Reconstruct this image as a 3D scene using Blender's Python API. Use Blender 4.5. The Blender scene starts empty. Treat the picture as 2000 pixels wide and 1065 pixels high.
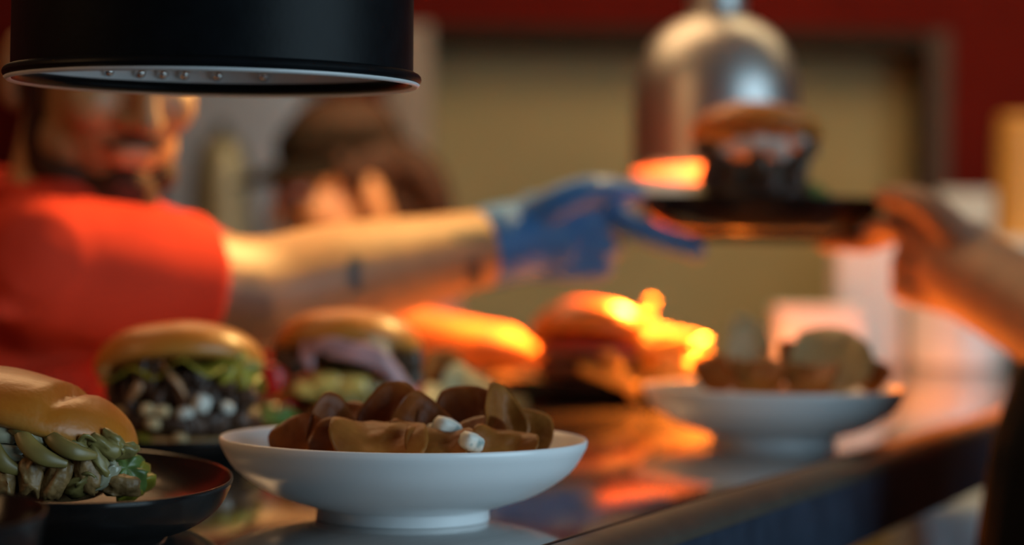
import bpy, bmesh, math, random
from math import sin, cos, pi, radians
from mathutils import Vector, Matrix, noise, Euler
random.seed(11)
SC = bpy.context.scene
COL = SC.collection

# ------------------------------------------------------------------ camera, world, lights, exposure
CAMZ, TOP, F, ROLL = 1.45, 1.285, 4670.0, radians(0.8)
cam = bpy.data.objects.new('camera', bpy.data.cameras.new('camera'))
COL.objects.link(cam)
cam.location = (0, 0, CAMZ)
cam.rotation_euler = (Matrix.Rotation(pi/2, 3, 'X') @ Matrix.Rotation(ROLL, 3, 'Z')).to_euler()
cam.data.sensor_width = 36; cam.data.lens = F/2000*36
cam.data.shift_y = -(532.5-470.6)/2000
cam.data.clip_start = 0.05
cam.data.dof.use_dof = True
cam.data.dof.focus_distance = 1.27
cam.data.dof.aperture_fstop = 3.6
SC.camera = cam

world = bpy.data.worlds.new('world'); SC.world = world; world.use_nodes = True
bg = world.node_tree.nodes['Background']
bg.inputs[0].default_value = (0.55, 0.65, 0.8, 1); bg.inputs[1].default_value = 0.04
SC.view_settings.view_transform = 'Standard'; SC.view_settings.look = 'None'
SC.view_settings.gamma = 1; SC.view_settings.use_curve_mapping = False
SC.view_settings.exposure = 0.0
SC.cycles.use_denoising = True
SC.cycles.sample_clamp_indirect = 6.0

def light(name, kind, loc, target, power, color, size=None, sy=None, spot=None, radius=None):
    d = bpy.data.lights.new(name, kind); d.energy = power; d.color = color
    if kind == 'AREA':
        d.size = size
        if sy: d.shape = 'RECTANGLE'; d.size_y = sy
    if kind == 'SPOT': d.spot_size = spot; d.spot_blend = 0.6
    if radius is not None: d.shadow_soft_size = radius
    o = bpy.data.objects.new(name, d); COL.objects.link(o); o.location = loc
    o.rotation_euler = (Vector(target)-Vector(loc)).to_track_quat('-Z', 'Y').to_euler()
    return o
# daylight from the dining-room window behind and to the right of the camera
light('window_daylight', 'AREA', (2.9, -0.1, 1.9), (0.1, 1.75, 1.32), 76, (0.58, 0.84, 1.0), 2.8, 1.9)
# warm kitchen ceiling lights over the cooks, with added spots for the figures
light('kitchen_ceiling_light', 'AREA', (-0.45, 2.75, 2.75), (-0.38, 2.2, 1.4), 22, (1.0, 0.60, 0.28), 1.3, 1.3)
light('kitchen_ceiling_light', 'AREA', (-1.7, 0.9, 2.4), (-0.4, 2.1, 1.5), 5, (1.0, 0.58, 0.26), 0.5, 0.5)
light('added_figure_spot', 'SPOT', (0.66, 2.82, 2.50), (-0.37, 2.14, 1.56), 390, (1.0, 0.62, 0.20), spot=radians(32), radius=0.12)  # added out-of-frame spot, narrowed to brighten only the chef's face and shirt
light('added_figure_spot', 'SPOT', (0.50, 2.45, 2.35), (-0.25, 3.42, 1.50), 230, (1.0, 0.56, 0.26), spot=radians(22), radius=0.12)  # added unseen spot to brighten the second cook's face
light('kitchen_ceiling_light', 'AREA', (0.9, 3.5, 2.8), (0.3, 5.0, 1.2), 34, (1.0, 0.72, 0.38), 1.4, 1.4)

def W(px, py, d):
    du, dv = px-1000, py-470.6
    c, s = cos(ROLL), sin(ROLL)
    x = du*c+dv*s; y = -du*s+dv*c
    return Vector((x/F*d, d, CAMZ-y/F*d))

# ------------------------------------------------------------------ materials
def mat(name, color, rough=0.5, metal=0.0, var=0.0, vscale=40.0, bump=0.0, bscale=80.0, coat=0.0,
        emit=None, estr=0.0, sss=0.0, spec=0.5, trans=0.0, color2=None, detail=3.0, stretch=None):
    m = bpy.data.materials.new(name); m.use_nodes = True
    nt = m.node_tree; p = nt.nodes['Principled BSDF']
    p.inputs['Base Color'].default_value = (*color, 1)
    p.inputs['Roughness'].default_value = rough
    p.inputs['Metallic'].default_value = metal
    p.inputs['Specular IOR Level'].default_value = spec
    p.inputs['Coat Weight'].default_value = coat
    p.inputs['Coat Roughness'].default_value = 0.1
    p.inputs['Transmission Weight'].default_value = trans
    if sss:
        p.inputs['Subsurface Weight'].default_value = sss
        p.inputs['Subsurface Radius'].default_value = (0.012, 0.005, 0.003)
        p.inputs['Subsurface Scale'].default_value = 0.5
    if emit:
        p.inputs['Emission Color'].default_value = (*emit, 1); p.inputs['Emission Strength'].default_value = estr
    tc = None
    if var or bump or color2:
        tc = nt.nodes.new('ShaderNodeTexCoord')
        src = tc.outputs['Object']
        if stretch:
            mp = nt.nodes.new('ShaderNodeMapping'); mp.inputs['Scale'].default_value = stretch
            nt.links.new(src, mp.inputs['Vector']); src = mp.outputs['Vector']
    if var or color2:
        n = nt.nodes.new('ShaderNodeTexNoise'); n.inputs['Scale'].default_value = vscale
        n.inputs['Detail'].default_value = detail
        nt.links.new(src, n.inputs['Vector'])
        r = nt.nodes.new('ShaderNodeValToRGB')
        a = [max(0, c*(1-var)) for c in color]; b = color2 or [min(1, c*(1+var)) for c in color]
        if color2: a = color
        r.color_ramp.elements[0].color = (*a, 1); r.color_ramp.elements[0].position = 0.35
        r.color_ramp.elements[1].color = (*b, 1); r.color_ramp.elements[1].position = 0.65
        nt.links.new(n.outputs['Fac'], r.inputs['Fac'])
        nt.links.new(r.outputs['Color'], p.inputs['Base Color'])
    if bump:
        n2 = nt.nodes.new('ShaderNodeTexNoise'); n2.inputs['Scale'].default_value = bscale
        nt.links.new(src, n2.inputs['Vector'])
        bn = nt.nodes.new('ShaderNodeBump'); bn.inputs['Strength'].default_value = bump
        bn.inputs['Distance'].default_value = 0.004
        nt.links.new(n2.outputs['Fac'], bn.inputs['Height']); nt.links.new(bn.outputs['Normal'], p.inputs['Normal'])
    return m

def bun_mat(name, top, side, low):
    m = mat(name, top, 0.42, bump=0.15, bscale=140, coat=0.08)
    nt = m.node_tree; p = nt.nodes['Principled BSDF']
    tc = nt.nodes.new('ShaderNodeTexCoord'); sx = nt.nodes.new('ShaderNodeSeparateXYZ')
    nt.links.new(tc.outputs['Generated'], sx.inputs[0])
    n = nt.nodes.new('ShaderNodeTexNoise'); n.inputs['Scale'].default_value = 5; n.inputs['Detail'].default_value = 5
    nt.links.new(tc.outputs['Generated'], n.inputs['Vector'])
    ma = nt.nodes.new('ShaderNodeMath'); ma.operation = 'MULTIPLY_ADD'; ma.inputs[1].default_value = 0.5; ma.inputs[2].default_value = -0.25
    nt.links.new(n.outputs['Fac'], ma.inputs[0])
    ad = nt.nodes.new('ShaderNodeMath'); ad.operation = 'ADD'
    nt.links.new(sx.outputs['Z'], ad.inputs[0]); nt.links.new(ma.outputs[0], ad.inputs[1])
    r = nt.nodes.new('ShaderNodeValToRGB')
    e = r.color_ramp.elements
    e[0].position = 0.05; e[0].color = (*low, 1); e[1].position = 0.9; e[1].color = (*top, 1)
    k = e.new(0.28); k.color = (*side, 1)
    nt.links.new(ad.outputs[0], r.inputs['Fac']); nt.links.new(r.outputs['Color'], p.inputs['Base Color'])
    return m

M = {}
M['red_wall'] = mat('red_wall', (0.115, 0.006, 0.003), 0.8, spec=0.1, var=0.15, vscale=3)
M['khaki'] = mat('khaki_panel', (0.42, 0.325, 0.16), 0.7, spec=0.2, var=0.10, vscale=2.2)
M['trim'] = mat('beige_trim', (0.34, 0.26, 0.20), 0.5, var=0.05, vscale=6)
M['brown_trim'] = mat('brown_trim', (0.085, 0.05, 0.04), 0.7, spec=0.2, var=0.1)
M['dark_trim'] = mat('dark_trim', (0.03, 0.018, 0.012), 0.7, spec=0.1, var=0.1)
M['ceiling'] = mat('ceiling_paint', (0.35, 0.33, 0.30), 0.8, var=0.05, vscale=4)
M['side_wall'] = mat('dark_red_paint', (0.12, 0.012, 0.008), 0.7, var=0.12, vscale=3)
M['floor'] = mat('dark_floor', (0.05, 0.045, 0.04), 0.35, var=0.2, vscale=5)
M['steel'] = mat('worktop_steel', (0.50, 0.49, 0.48), 0.11, 0.94, var=0.06, vscale=30, bump=0.015, bscale=60, stretch=(1, 14, 1))
M['steel_edge'] = mat('edge_steel', (0.15, 0.12, 0.095), 0.5, 0.75, var=0.08, vscale=40)
M['fascia'] = mat('dark_fascia', (0.028, 0.038, 0.060), 0.35, 0.0, var=0.2, vscale=30)
M['leg_steel'] = mat('leg_steel', (0.25, 0.25, 0.26), 0.35, 1.0, var=0.05)
M['fridge'] = mat('fridge_steel', (0.26, 0.30, 0.36), 0.5, 0.4, var=0.06, vscale=8, stretch=(1, 1, 20))
M['urn'] = mat('urn_steel', (0.16, 0.16, 0.115), 0.45, 0.6, var=0.08, vscale=10)
M['chrome'] = mat('spun_steel', (0.45, 0.445, 0.435), 0.40, 1.0, var=0.03, vscale=40, stretch=(1, 1, 30))
M['black_enamel'] = mat('black_enamel', (0.004, 0.0048, 0.006), 0.42, 0.0, var=0.15, vscale=90, bump=0.02, bscale=300, spec=0.10)
M['shade_inner'] = mat('shade_inner', (0.92, 0.92, 0.92), 0.5, 0.0, var=0.05, vscale=20)
M['chrome_inner'] = mat('chrome_inner', (0.75, 0.55, 0.42), 0.4, 0.6, var=0.05, vscale=20)
M['rim_white'] = mat('rim_light_grey', (0.62, 0.62, 0.62), 0.35, 0.0, var=0.03)
M['glint_bead'] = mat('glint_bead_metal', (0.95, 0.95, 0.95), 0.2, 1.0, var=0.02)
M['bulb'] = mat('heat_bulb', (0.8, 0.2, 0.05), 0.3, emit=(1.0, 0.17, 0.025), estr=40, var=0.02)
M['bulb_off'] = mat('bulb_off', (0.45, 0.42, 0.40), 0.2, var=0.02)
M['cord'] = mat('black_cord', (0.01, 0.01, 0.01), 0.6, var=0.1)
M['porcelain'] = mat('white_porcelain', (0.82, 0.84, 0.86), 0.28, var=0.02, vscale=15)
M['black_plate'] = mat('black_stoneware', (0.009, 0.008, 0.008), 0.20, var=0.2, vscale=60, bump=0.02, bscale=200, spec=0.22)
M['bun'] = bun_mat('brioche_bun', (0.40, 0.10, 0.006), (0.50, 0.155, 0.010), (0.46, 0.20, 0.035))
M['bun_low'] = mat('bun_crumb', (0.52, 0.30, 0.12), 0.7, var=0.2, vscale=90, bump=0.3, bscale=200)
M['beef'] = mat('pulled_beef', (0.075, 0.035, 0.02), 0.4, var=0.45, vscale=90, bump=0.5, bscale=160)
M['patty'] = mat('beef_patty', (0.06, 0.028, 0.016), 0.45, var=0.5, vscale=110, bump=0.7, bscale=150)
M['mushroom'] = mat('dark_mushroom', (0.07, 0.045, 0.028), 0.35, var=0.35, vscale=60, bump=0.3)
M['pink_onion'] = mat('pink_onion', (0.42, 0.25, 0.27), 0.35, var=0.25, vscale=50)
M['tan_onion'] = mat('tan_onion', (0.40, 0.20, 0.09), 0.35, var=0.3, vscale=60)
M['pale_cheese'] = mat('white_cheese', (0.66, 0.66, 0.60), 0.45, var=0.08, vscale=80, bump=0.3)
M['yellow_cheese'] = mat('yellow_cheese', (0.58, 0.42, 0.11), 0.22, var=0.25, vscale=50, coat=0.3)
M['yellow_leaf'] = mat('yellow_lettuce', (0.28, 0.24, 0.022), 0.45, var=0.35, vscale=40)
M['green_leaf'] = mat('green_lettuce', (0.08, 0.20, 0.035), 0.4, var=0.4, vscale=50)
M['dill_green'] = mat('pale_green_leaf', (0.10, 0.16, 0.035), 0.4, var=0.35, vscale=60)
M['pickle'] = mat('pickle_slice', (0.23, 0.165, 0.045), 0.4, var=0.22, vscale=50)
M['slaw'] = mat('cabbage_slaw', (0.20, 0.155, 0.045), 0.4, var=0.3, vscale=60)
M['chicken'] = mat('breaded_meat', (0.26, 0.145, 0.05), 0.5, var=0.4, vscale=70, bump=0.6, bscale=120)
M['sauce'] = mat('white_sauce', (0.34, 0.32, 0.22), 0.25, var=0.12, vscale=40)
M['nut'] = mat('roast_nut', (0.62, 0.45, 0.24), 0.4, var=0.2)
M['tomato'] = mat('red_pepper', (0.42, 0.012, 0.008), 0.2, var=0.2, vscale=30)
M['pink_slice'] = mat('pink_slice', (0.40, 0.20, 0.17), 0.35, var=0.2, vscale=40)
M['fry'] = mat('french_fry', (0.80, 0.52, 0.10), 0.5, var=0.25, vscale=60, bump=0.2)
M['chip_dark'] = mat('chip_dark', (0.14, 0.030, 0.003), 0.5, spec=0.3, color2=(0.30, 0.078, 0.008), vscale=35, bump=0.4, bscale=90)
M['chip_tan'] = mat('chip_tan', (0.25, 0.070, 0.007), 0.5, spec=0.3, color2=(0.46, 0.18, 0.032), vscale=30, bump=0.4, bscale=90)
M['chip_pale'] = mat('chip_pale', (0.56, 0.45, 0.22), 0.4, color2=(0.64, 0.56, 0.32), vscale=30, bump=0.3, bscale=90)
for nm in ('chip_tan', 'chip_pale'):      # thin fried slices let some light through
    nt = M[nm].node_tree; p = nt.nodes['Principled BSDF']; o = nt.nodes['Material Output']
    tr = nt.nodes.new('ShaderNodeBsdfTranslucent'); mx = nt.nodes.new('ShaderNodeMixShader'); mx.inputs[0].default_value = 0.25
    nt.links.new(p.inputs['Base Color'].links[0].from_socket, tr.inputs['Color'])
    nt.links.new(p.outputs[0], mx.inputs[1]); nt.links.new(tr.outputs[0], mx.inputs[2]); nt.links.new(mx.outputs[0], o.inputs[0])
M['blue_cheese'] = mat('blue_cheese', (0.70, 0.72, 0.66), 0.5, color2=(0.12, 0.24, 0.25), vscale=110, bump=0.4)
for e_, p_ in zip(M['blue_cheese'].node_tree.nodes['Color Ramp'].color_ramp.elements, (0.56, 0.68)): e_.position = p_
M['skin'] = mat('skin', (0.36, 0.175, 0.068), 0.5, var=0.10, vscale=25, sss=0.08)
M['skin_b'] = mat('skin_tanned', (0.30, 0.175, 0.12), 0.5, var=0.10, vscale=25, sss=0.08, spec=0.3)
M['shirt'] = mat('red_shirt', (0.60, 0.046, 0.021), 0.85, var=0.08, vscale=12, bump=0.3, bscale=14, spec=0.04)
M['black_cloth'] = mat('black_cloth', (0.006, 0.006, 0.007), 0.9, var=0.2, vscale=12, bump=0.3, bscale=20, spec=0.05)
M['brown_cloth'] = mat('brown_cloth', (0.20, 0.10, 0.085), 0.85, var=0.15, vscale=12, bump=0.3, bscale=20, spec=0.2)
M['glove'] = mat('blue_nitrile', (0.03, 0.15, 0.40), 0.42, spec=0.3, var=0.10, vscale=30, bump=0.5, bscale=45)
M['hair'] = mat('dark_hair', (0.025, 0.014, 0.009), 0.6, spec=0.12, var=0.3, vscale=120, bump=0.5, bscale=200)
M['beard'] = mat('brown_beard', (0.055, 0.022, 0.012), 0.7, var=0.3, vscale=120, bump=0.5, bscale=200, spec=0.1)
M['cap'] = mat('black_cap', (0.010, 0.008, 0.006), 0.9, spec=0.04, var=0.2, vscale=20)
M['iris'] = mat('brown_iris', (0.03, 0.015, 0.008), 0.2, var=0.1)
M['eye'] = mat('eye_white', (0.75, 0.72, 0.7), 0.15, var=0.02)
M['white_box'] = mat('white_card', (0.72, 0.68, 0.66), 0.5, var=0.03, vscale=8)
M['white_glaze'] = mat('white_glaze', (0.70, 0.73, 0.76), 0.2, var=0.03, vscale=8, coat=0.3)
M['amber'] = mat('amber_resin', (0.62, 0.29, 0.06), 0.35, var=0.12, vscale=8)
M['white_top'] = mat('white_worktop', (0.62, 0.62, 0.63), 0.4, var=0.03, vscale=8)
M['pale_cabinet'] = mat('pale_cabinet', (0.55, 0.62, 0.68), 0.5, var=0.03, vscale=8)

# tattooed skin: ink is a printed colour on the forearm
def tattoo_skin():
    m = mat('tattooed_skin', (0.36, 0.175, 0.068), 0.5, var=0.10, vscale=25, sss=0.08)
    nt = m.node_tree; p = nt.nodes['Principled BSDF']
    base = p.inputs['Base Color'].links[0].from_socket
    tc = nt.nodes.new('ShaderNodeTexCoord')
    nz = nt.nodes.new('ShaderNodeTexNoise'); nz.inputs['Scale'].default_value = 45; nz.inputs['Detail'].default_value = 3
    nt.links.new(tc.outputs['Object'], nz.inputs['Vector'])
    acc = None
    marks = [((435, 622, 2.05), (0.046, 0.07, 0.040), 0.65), ((505, 668, 2.06), (0.040, 0.06, 0.018), 0.6), ((694, 535, 2.13), (0.0085, 0.04, 0.024), 1.0),
             ((925, 527, 2.20), (0.0095, 0.04, 0.017), 1.0), ((925, 463, 2.20), (0.022, 0.04, 0.008), 0.8)]
    for (px, py, d), sc, amt in marks:
        c = W(px, py, d)
        sb = nt.nodes.new('ShaderNodeVectorMath'); sb.operation = 'SUBTRACT'; sb.inputs[1].default_value = c
        nt.links.new(tc.outputs['Object'], sb.inputs[0])
        dv = nt.nodes.new('ShaderNodeVectorMath'); dv.operation = 'DIVIDE'; dv.inputs[1].default_value = sc
        nt.links.new(sb.outputs[0], dv.inputs[0])
        ln = nt.nodes.new('ShaderNodeVectorMath'); ln.operation = 'LENGTH'; nt.links.new(dv.outputs[0], ln.inputs[0])
        ad = nt.nodes.new('ShaderNodeMath'); ad.operation = 'MULTIPLY_ADD'; ad.inputs[1].default_value = 1.2
        nt.links.new(nz.outputs['Fac'], ad.inputs[0]); nt.links.new(ln.outputs['Value'], ad.inputs[2])
        mr = nt.nodes.new('ShaderNodeMapRange'); mr.inputs[1].default_value = 1.7; mr.inputs[2].default_value = 1.4
        mr.inputs[3].default_value = 0; mr.inputs[4].default_value = amt
        nt.links.new(ad.outputs[0], mr.inputs[0])
        if acc is None: acc = mr.outputs[0]
        else:
            mx = nt.nodes.new('ShaderNodeMath'); mx.operation = 'MAXIMUM'
            nt.links.new(acc, mx.inputs[0]); nt.links.new(mr.outputs[0], mx.inputs[1]); acc = mx.outputs[0]
    mix = nt.nodes.new('ShaderNodeMix'); mix.data_type = 'RGBA'
    mix.inputs['B'].default_value = (0.045, 0.036, 0.030, 1)
    nt.links.new(acc, mix.inputs['Factor']); nt.links.new(base, mix.inputs['A'])
    nt.links.new(mix.outputs['Result'], p.inputs['Base Color'])
    return m
M['skin_ink'] = tattoo_skin()

# ------------------------------------------------------------------ mesh helpers
class MB:
    def __init__(s): s.v = []; s.f = []
    def add(s, vs, fs):
        o = len(s.v); s.v += [Vector(v) for v in vs]; s.f += [tuple(i+o for i in f) for f in fs]; return s
    def xf(s, mx): s.v = [mx @ v for v in s.v]; return s
    def join(s, o): return s.add(o.v, o.f)
    def disp(s, amt, scale, seed=0.0):
        c = sum(s.v, Vector())/len(s.v); out = []
        for v in s.v:
            n = noise.noise_vector(v*scale+Vector((seed, seed*1.7, seed*0.3)))
            out.append(v+n*amt)
        s.v = out; return s
    def mesh(s, name):
        me = bpy.data.meshes.new(name); me.from_pydata([tuple(v) for v in s.v], [], s.f); me.validate()
        bm = bmesh.new(); bm.from_mesh(me); bmesh.ops.recalc_face_normals(bm, faces=bm.faces); bm.to_mesh(me); bm.free()
        me.update(); return me
def link(name, me, material, parent=None, smooth=True, loc=None, rot=None, angle=None):
    o = bpy.data.objects.new(name, me); COL.objects.link(o)
    if material and not me.materials: me.materials.append(material)
    if smooth:
        for p in me.polygons: p.use_smooth = True
        if angle: 
            try: me.set_sharp_from_angle(angle=radians(angle))
            except Exception: pass
    if parent: o.parent = parent
    if loc is not None: o.location = loc
    if rot is not None: o.rotation_euler = rot
    return o
def put(name, mb, material, parent=None, **k): return link(name, mb.mesh(name), material, parent, **k)
def tag(o, label=None, cat=None, group=None, kind=None):
    if label: o['label'] = label
    if cat: o['category'] = cat
    if group: o['group'] = group
    if kind: o['kind'] = kind
    return o
def thing(name, label, cat, loc=(0, 0, 0), rot=(0, 0, 0), group=None):
    o = bpy.data.objects.new(name, None); COL.objects.link(o); o.location = loc; o.rotation_euler = rot
    o.empty_display_size = 0.03
    return tag(o, label, cat, group)
def copy_tree(o, parent=None):
    c = o.copy(); COL.objects.link(c)
    if parent: c.parent = parent
    for ch in [x for x in o.children]: copy_tree(ch, c)
    return c

def lathe(prof, seg=48):
    mb = MB(); vs = []; fs = []; rows = []
    for r, z in prof:
        if r < 1e-6: rows.append([len(vs)]); vs.append((0, 0, z))
        else:
            rows.append(list(range(len(vs), len(vs)+seg)))
            vs += [(r*cos(2*pi*i/seg), r*sin(2*pi*i/seg), z) for i in range(seg)]
    for a, b in zip(rows, rows[1:]):
        for i in range(seg):
            j = (i+1) % seg
            if len(a) == 1 and len(b) == 1: continue
            if len(a) == 1: fs.append((a[0], b[i], b[j]))
            elif len(b) == 1: fs.append((a[i], b[0], a[j]))
            else: fs.append((a[i], b[i], b[j], a[j]))
    return mb.add(vs, fs)
def smooth_prof(pts, n=4):
    out = []
    P = [Vector((a, b, 0)) for a, b in pts]
    for i in range(len(P)-1):
        p0 = P[max(i-1, 0)]; p1 = P[i]; p2 = P[i+1]; p3 = P[min(i+2, len(P)-1)]
        for k in range(n):
            t = k/n
            q = 0.5*((2*p1)+(p2-p0)*t+(2*p0-5*p1+4*p2-p3)*t*t+(3*p1-p0-3*p2+p3)*t**3)
            out.append((max(q.x, 0), q.y))
    out.append(pts[-1]); return out
def spline(pts, n=5):
    """Catmull-Rom over rows of floats."""
    P = [list(p) for p in pts]; out = []
    for i in range(len(P)-1):
        p0 = P[max(i-1, 0)]; p1 = P[i]; p2 = P[i+1]; p3 = P[min(i+2, len(P)-1)]
        for k in range(n):
            t = k/n
            out.append([0.5*(2*b+(c-a)*t+(2*a-5*b+4*c-d)*t*t+(3*b-a-3*c+d)*t**3) for a, b, c, d in zip(p0, p1, p2, p3)])
    out.append(P[-1]); return out
def tube(pts, radii, seg=14, n=4, up=None, cap=True):
    """pts: vectors; radii: float or (a,b) per point (b along 'up')."""
    R = [(r, r) if not isinstance(r, (tuple, list)) else r for r in radii]
    rows = spline([[*p, *r] for p, r in zip(pts, R)], n)
    C = [Vector(r[:3]) for r in rows]; A = [max(r[3], 1e-4) for r in rows]; B = [max(r[4], 1e-4) for r in rows]
    T = []
    for i in range(len(C)):
        t = C[min(i+1, len(C)-1)]-C[max(i-1, 0)]; T.append(t.normalized())
    if up is None:
        up = Vector((0, 0, 1)) if abs(T[0].z) < 0.8 else Vector((0, 1, 0))
    u = Vector(up); rings = []
    def frame(t, u):
        v = (u-t*u.dot(t)).normalized(); w = t.cross(v); return w, v
    fr = []
    for t in T:
        w, v = frame(t, u); fr.append((w, v)); u = v
    if cap:
        for k in (3, 2, 1):
            a = k*pi/2/3.3; m = min(A[0], B[0])
            rings.append((C[0]-T[0]*m*sin(a), A[0]*cos(a), B[0]*cos(a), fr[0]))
    for i in range(len(C)): rings.append((C[i], A[i], B[i], fr[i]))
    if cap:
        for k in (1, 2, 3):
            a = k*pi/2/3.3; m = min(A[-1], B[-1])
            rings.append((C[-1]+T[-1]*m*sin(a), A[-1]*cos(a), B[-1]*cos(a), fr[-1]))
    vs = []; fs = []
    for c, a, b, (w, v) in rings:
        for i in range(seg):
            th = 2*pi*i/seg; vs.append(c+w*a*cos(th)+v*b*sin(th))
    for r in range(len(rings)-1):
        for i in range(seg):
            j = (i+1) % seg
            fs.append((r*seg+i, r*seg+j, (r+1)*seg+j, (r+1)*seg+i))
    fs.append(tuple(range(seg))[::-1]); fs.append(tuple((len(rings)-1)*seg+i for i in range(seg)))
    return MB().add(vs, fs)
def ball(c, r, seg=20, rings=12, mx=None):
    if not isinstance(r, (tuple, list)): r = (r, r, r)
    prof = [(sin(pi*i/rings), -cos(pi*i/rings)) for i in range(rings+1)]; prof[0] = (0, -1); prof[-1] = (0, 1)
    mb = lathe(prof, seg)
    mb.v = [Vector((v.x*r[0], v.y*r[1], v.z*r[2])) for v in mb.v]
    if mx: mb.xf(mx)
    return mb.xf(Matrix.Translation(Vector(c)))
def box(sx, sy, sz, c=(0, 0, 0), bev=0.0):
    bm = bmesh.new(); bmesh.ops.create_cube(bm, size=1)
    for v in bm.verts: v.co = Vector((v.co.x*sx, v.co.y*sy, v.co.z*sz))
    if bev: bmesh.ops.bevel(bm, geom=list(bm.edges), offset=bev, segments=3, affect='EDGES', profile=0.5)
    bm.verts.index_update()
    mb = MB().add([v.co+Vector(c) for v in bm.verts], [tuple(v.index for v in f.verts) for f in bm.faces]); bm.free()
    return mb
def chunk(sx, sy, sz, seed=0.0, amt=0.15, sub=3):
    bm = bmesh.new(); bmesh.ops.create_icosphere(bm, subdivisions=sub, radius=1)
    vs = []
    for v in bm.verts:
        c = v.co.copy(); m = max(abs(c.x), abs(c.y), abs(c.z)); c = c*(0.55+0.45/m*0.8)
        c += noise.noise_vector(c*1.7+Vector((seed, seed, seed)))*amt + noise.noise_vector(c*4+Vector((seed, 0, seed)))*amt*0.4
        vs.append(Vector((c.x*sx, c.y*sy, c.z*sz)))
    mb = MB().add(vs, [tuple(v.index for v in f.verts) for f in bm.faces]); bm.free(); return mb
def leaf(rx, ry, th=0.0012, ruffle=0.006, droop=0.01, seed=0.0, rings=8, seg=40, waves=9):
    def h(r, a):
        return ruffle*(r**2)*sin(a*waves+seed*5)+0.5*ruffle*noise.noise(Vector((cos(a)*2*r, sin(a)*2*r, seed)))-droop*r**3
    vs = []; fs = []
    for s in (1, -1):
        for i in range(rings+1):
            r = i/rings
            for k in range(seg):
                a = 2*pi*k/seg; e = 1+0.10*sin(a*5+seed)*r+0.05*sin(a*11+seed*3)*r
                vs.append((rx*r*e*cos(a), ry*r*e*sin(a), h(r, a)+s*th/2))
    N = (rings+1)*seg
    for s in range(2):
        for i in range(rings):
            for k in range(seg):
                j = (k+1) % seg; q = (s*N+i*seg+k, s*N+i*seg+j, s*N+(i+1)*seg+j, s*N+(i+1)*seg+k)
                fs.append(q if s == 0 else q[::-1])
    for k in range(seg):
        j = (k+1) % seg; a = rings*seg
        fs.append((a+k, a+j, N+a+j, N+a+k))
    return MB().add(vs, fs)
def chip_mesh(r, bend=0.5, twist=0.2, th=0.0022, seed=0.0, ex=1.0):
    """curled potato chip: bent, slightly lumpy disc with thickness"""
    rings, seg = 9, 30; vs = []; fs = []
    for s in (1, -1):
        for i in range(rings+1):
            q = i/rings
            for k in range(seg):
                a = 2*pi*k/seg; e = 1+0.13*noise.noise(Vector((cos(a)*1.3, sin(a)*1.3, seed*3)))+0.05*sin(3*a+seed)
                x = r*q*e*cos(a)*ex; y = r*q*e*sin(a)
                z = bend/r*x*x*0.8 - twist/r*y*y*0.6 + 0.0035*noise.noise(Vector((x*70, y*70, seed)))
                vs.append((x*(1-0.25*bend*abs(x)/r), y, z+s*th/2*(1-0.6*q**6)))
    N = (rings+1)*seg
    for s in range(2):
        for i in range(rings):
            for k in range(seg):
                j = (k+1) % seg; q = (s*N+i*seg+k, s*N+i*seg+j, s*N+(i+1)*seg+j, s*N+(i+1)*seg+k)
                fs.append(q if s == 0 else q[::-1])
    for k in range(seg):
        j = (k+1) % seg; a = rings*seg; fs.append((a+k, a+j, N+a+j, N+a+k))
    return MB().add(vs, fs)
def union(parts, voxel=0.003, smooth=6, name='u', fac=0.5):
    mb = MB()
    for p in parts: mb.join(p)
    me = mb.mesh('tmp'); o = bpy.data.objects.new('tmp', me); COL.objects.link(o)
    r = o.modifiers.new('r', 'REMESH'); r.mode = 'VOXEL'; r.voxel_size = voxel
    s = o.modifiers.new('s', 'SMOOTH'); s.iterations = smooth; s.factor = fac
    dg = bpy.context.evaluated_depsgraph_get(); dg.update()
    out = bpy.data.meshes.new_from_object(o.evaluated_get(dg)); out.name = name
    bpy.data.objects.remove(o); bpy.data.meshes.remove(me)
    return out
V = Vector
def bx(x0, x1, y0, y1, z0, z1, bev=0.0): return box(x1-x0, y1-y0, z1-z0, ((x0+x1)/2, (y0+y1)/2, (z0+z1)/2), bev)

# ------------------------------------------------------------------ the setting
put('floor', bx(-2.1, 2.7, -0.6, 5.6, -0.05, 0.0), M['floor'], smooth=False)['kind'] = 'structure'
put('ceiling', bx(-2.1, 2.7, 0.6, 5.6, 2.9, 2.95), M['ceiling'], smooth=False)['kind'] = 'structure'
put('wall_left', bx(-2.1, -2.0, -0.6, 5.6, 0, 2.9), M['side_wall'], smooth=False)['kind'] = 'structure'
put('wall_right', bx(2.6, 2.7, 1.6, 5.6, 0, 2.9), M['side_wall'], smooth=False)['kind'] = 'structure'
wb = bx(-2.0, -0.27, 5.0, 5.12, 0, 2.9); wb.join(bx(0.91, 2.6, 5.0, 5.12, 0, 2.9)); wb.join(bx(-0.27, 0.91, 5.0, 5.12, 1.90, 2.9))
put('wall_back', wb, M['red_wall'], smooth=False)['kind'] = 'structure'
put('wall_alcove', bx(-0.6, 1.3, 5.18, 5.26, 0, 2.3), M['khaki'], smooth=False)['kind'] = 'structure'
put('trim_1', bx(-0.27, -0.175, 4.985, 5.18, 0, 1.90, 0.004), M['trim'])['kind'] = 'structure'
put('trim_2', bx(0.865, 0.91, 4.985, 5.18, 0, 1.90, 0.004), M['brown_trim'])['kind'] = 'structure'
put('trim_3', bx(-0.174, 0.864, 4.985, 5.18, 1.86, 1.90, 0.004), M['dark_trim'])['kind'] = 'structure'

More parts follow.
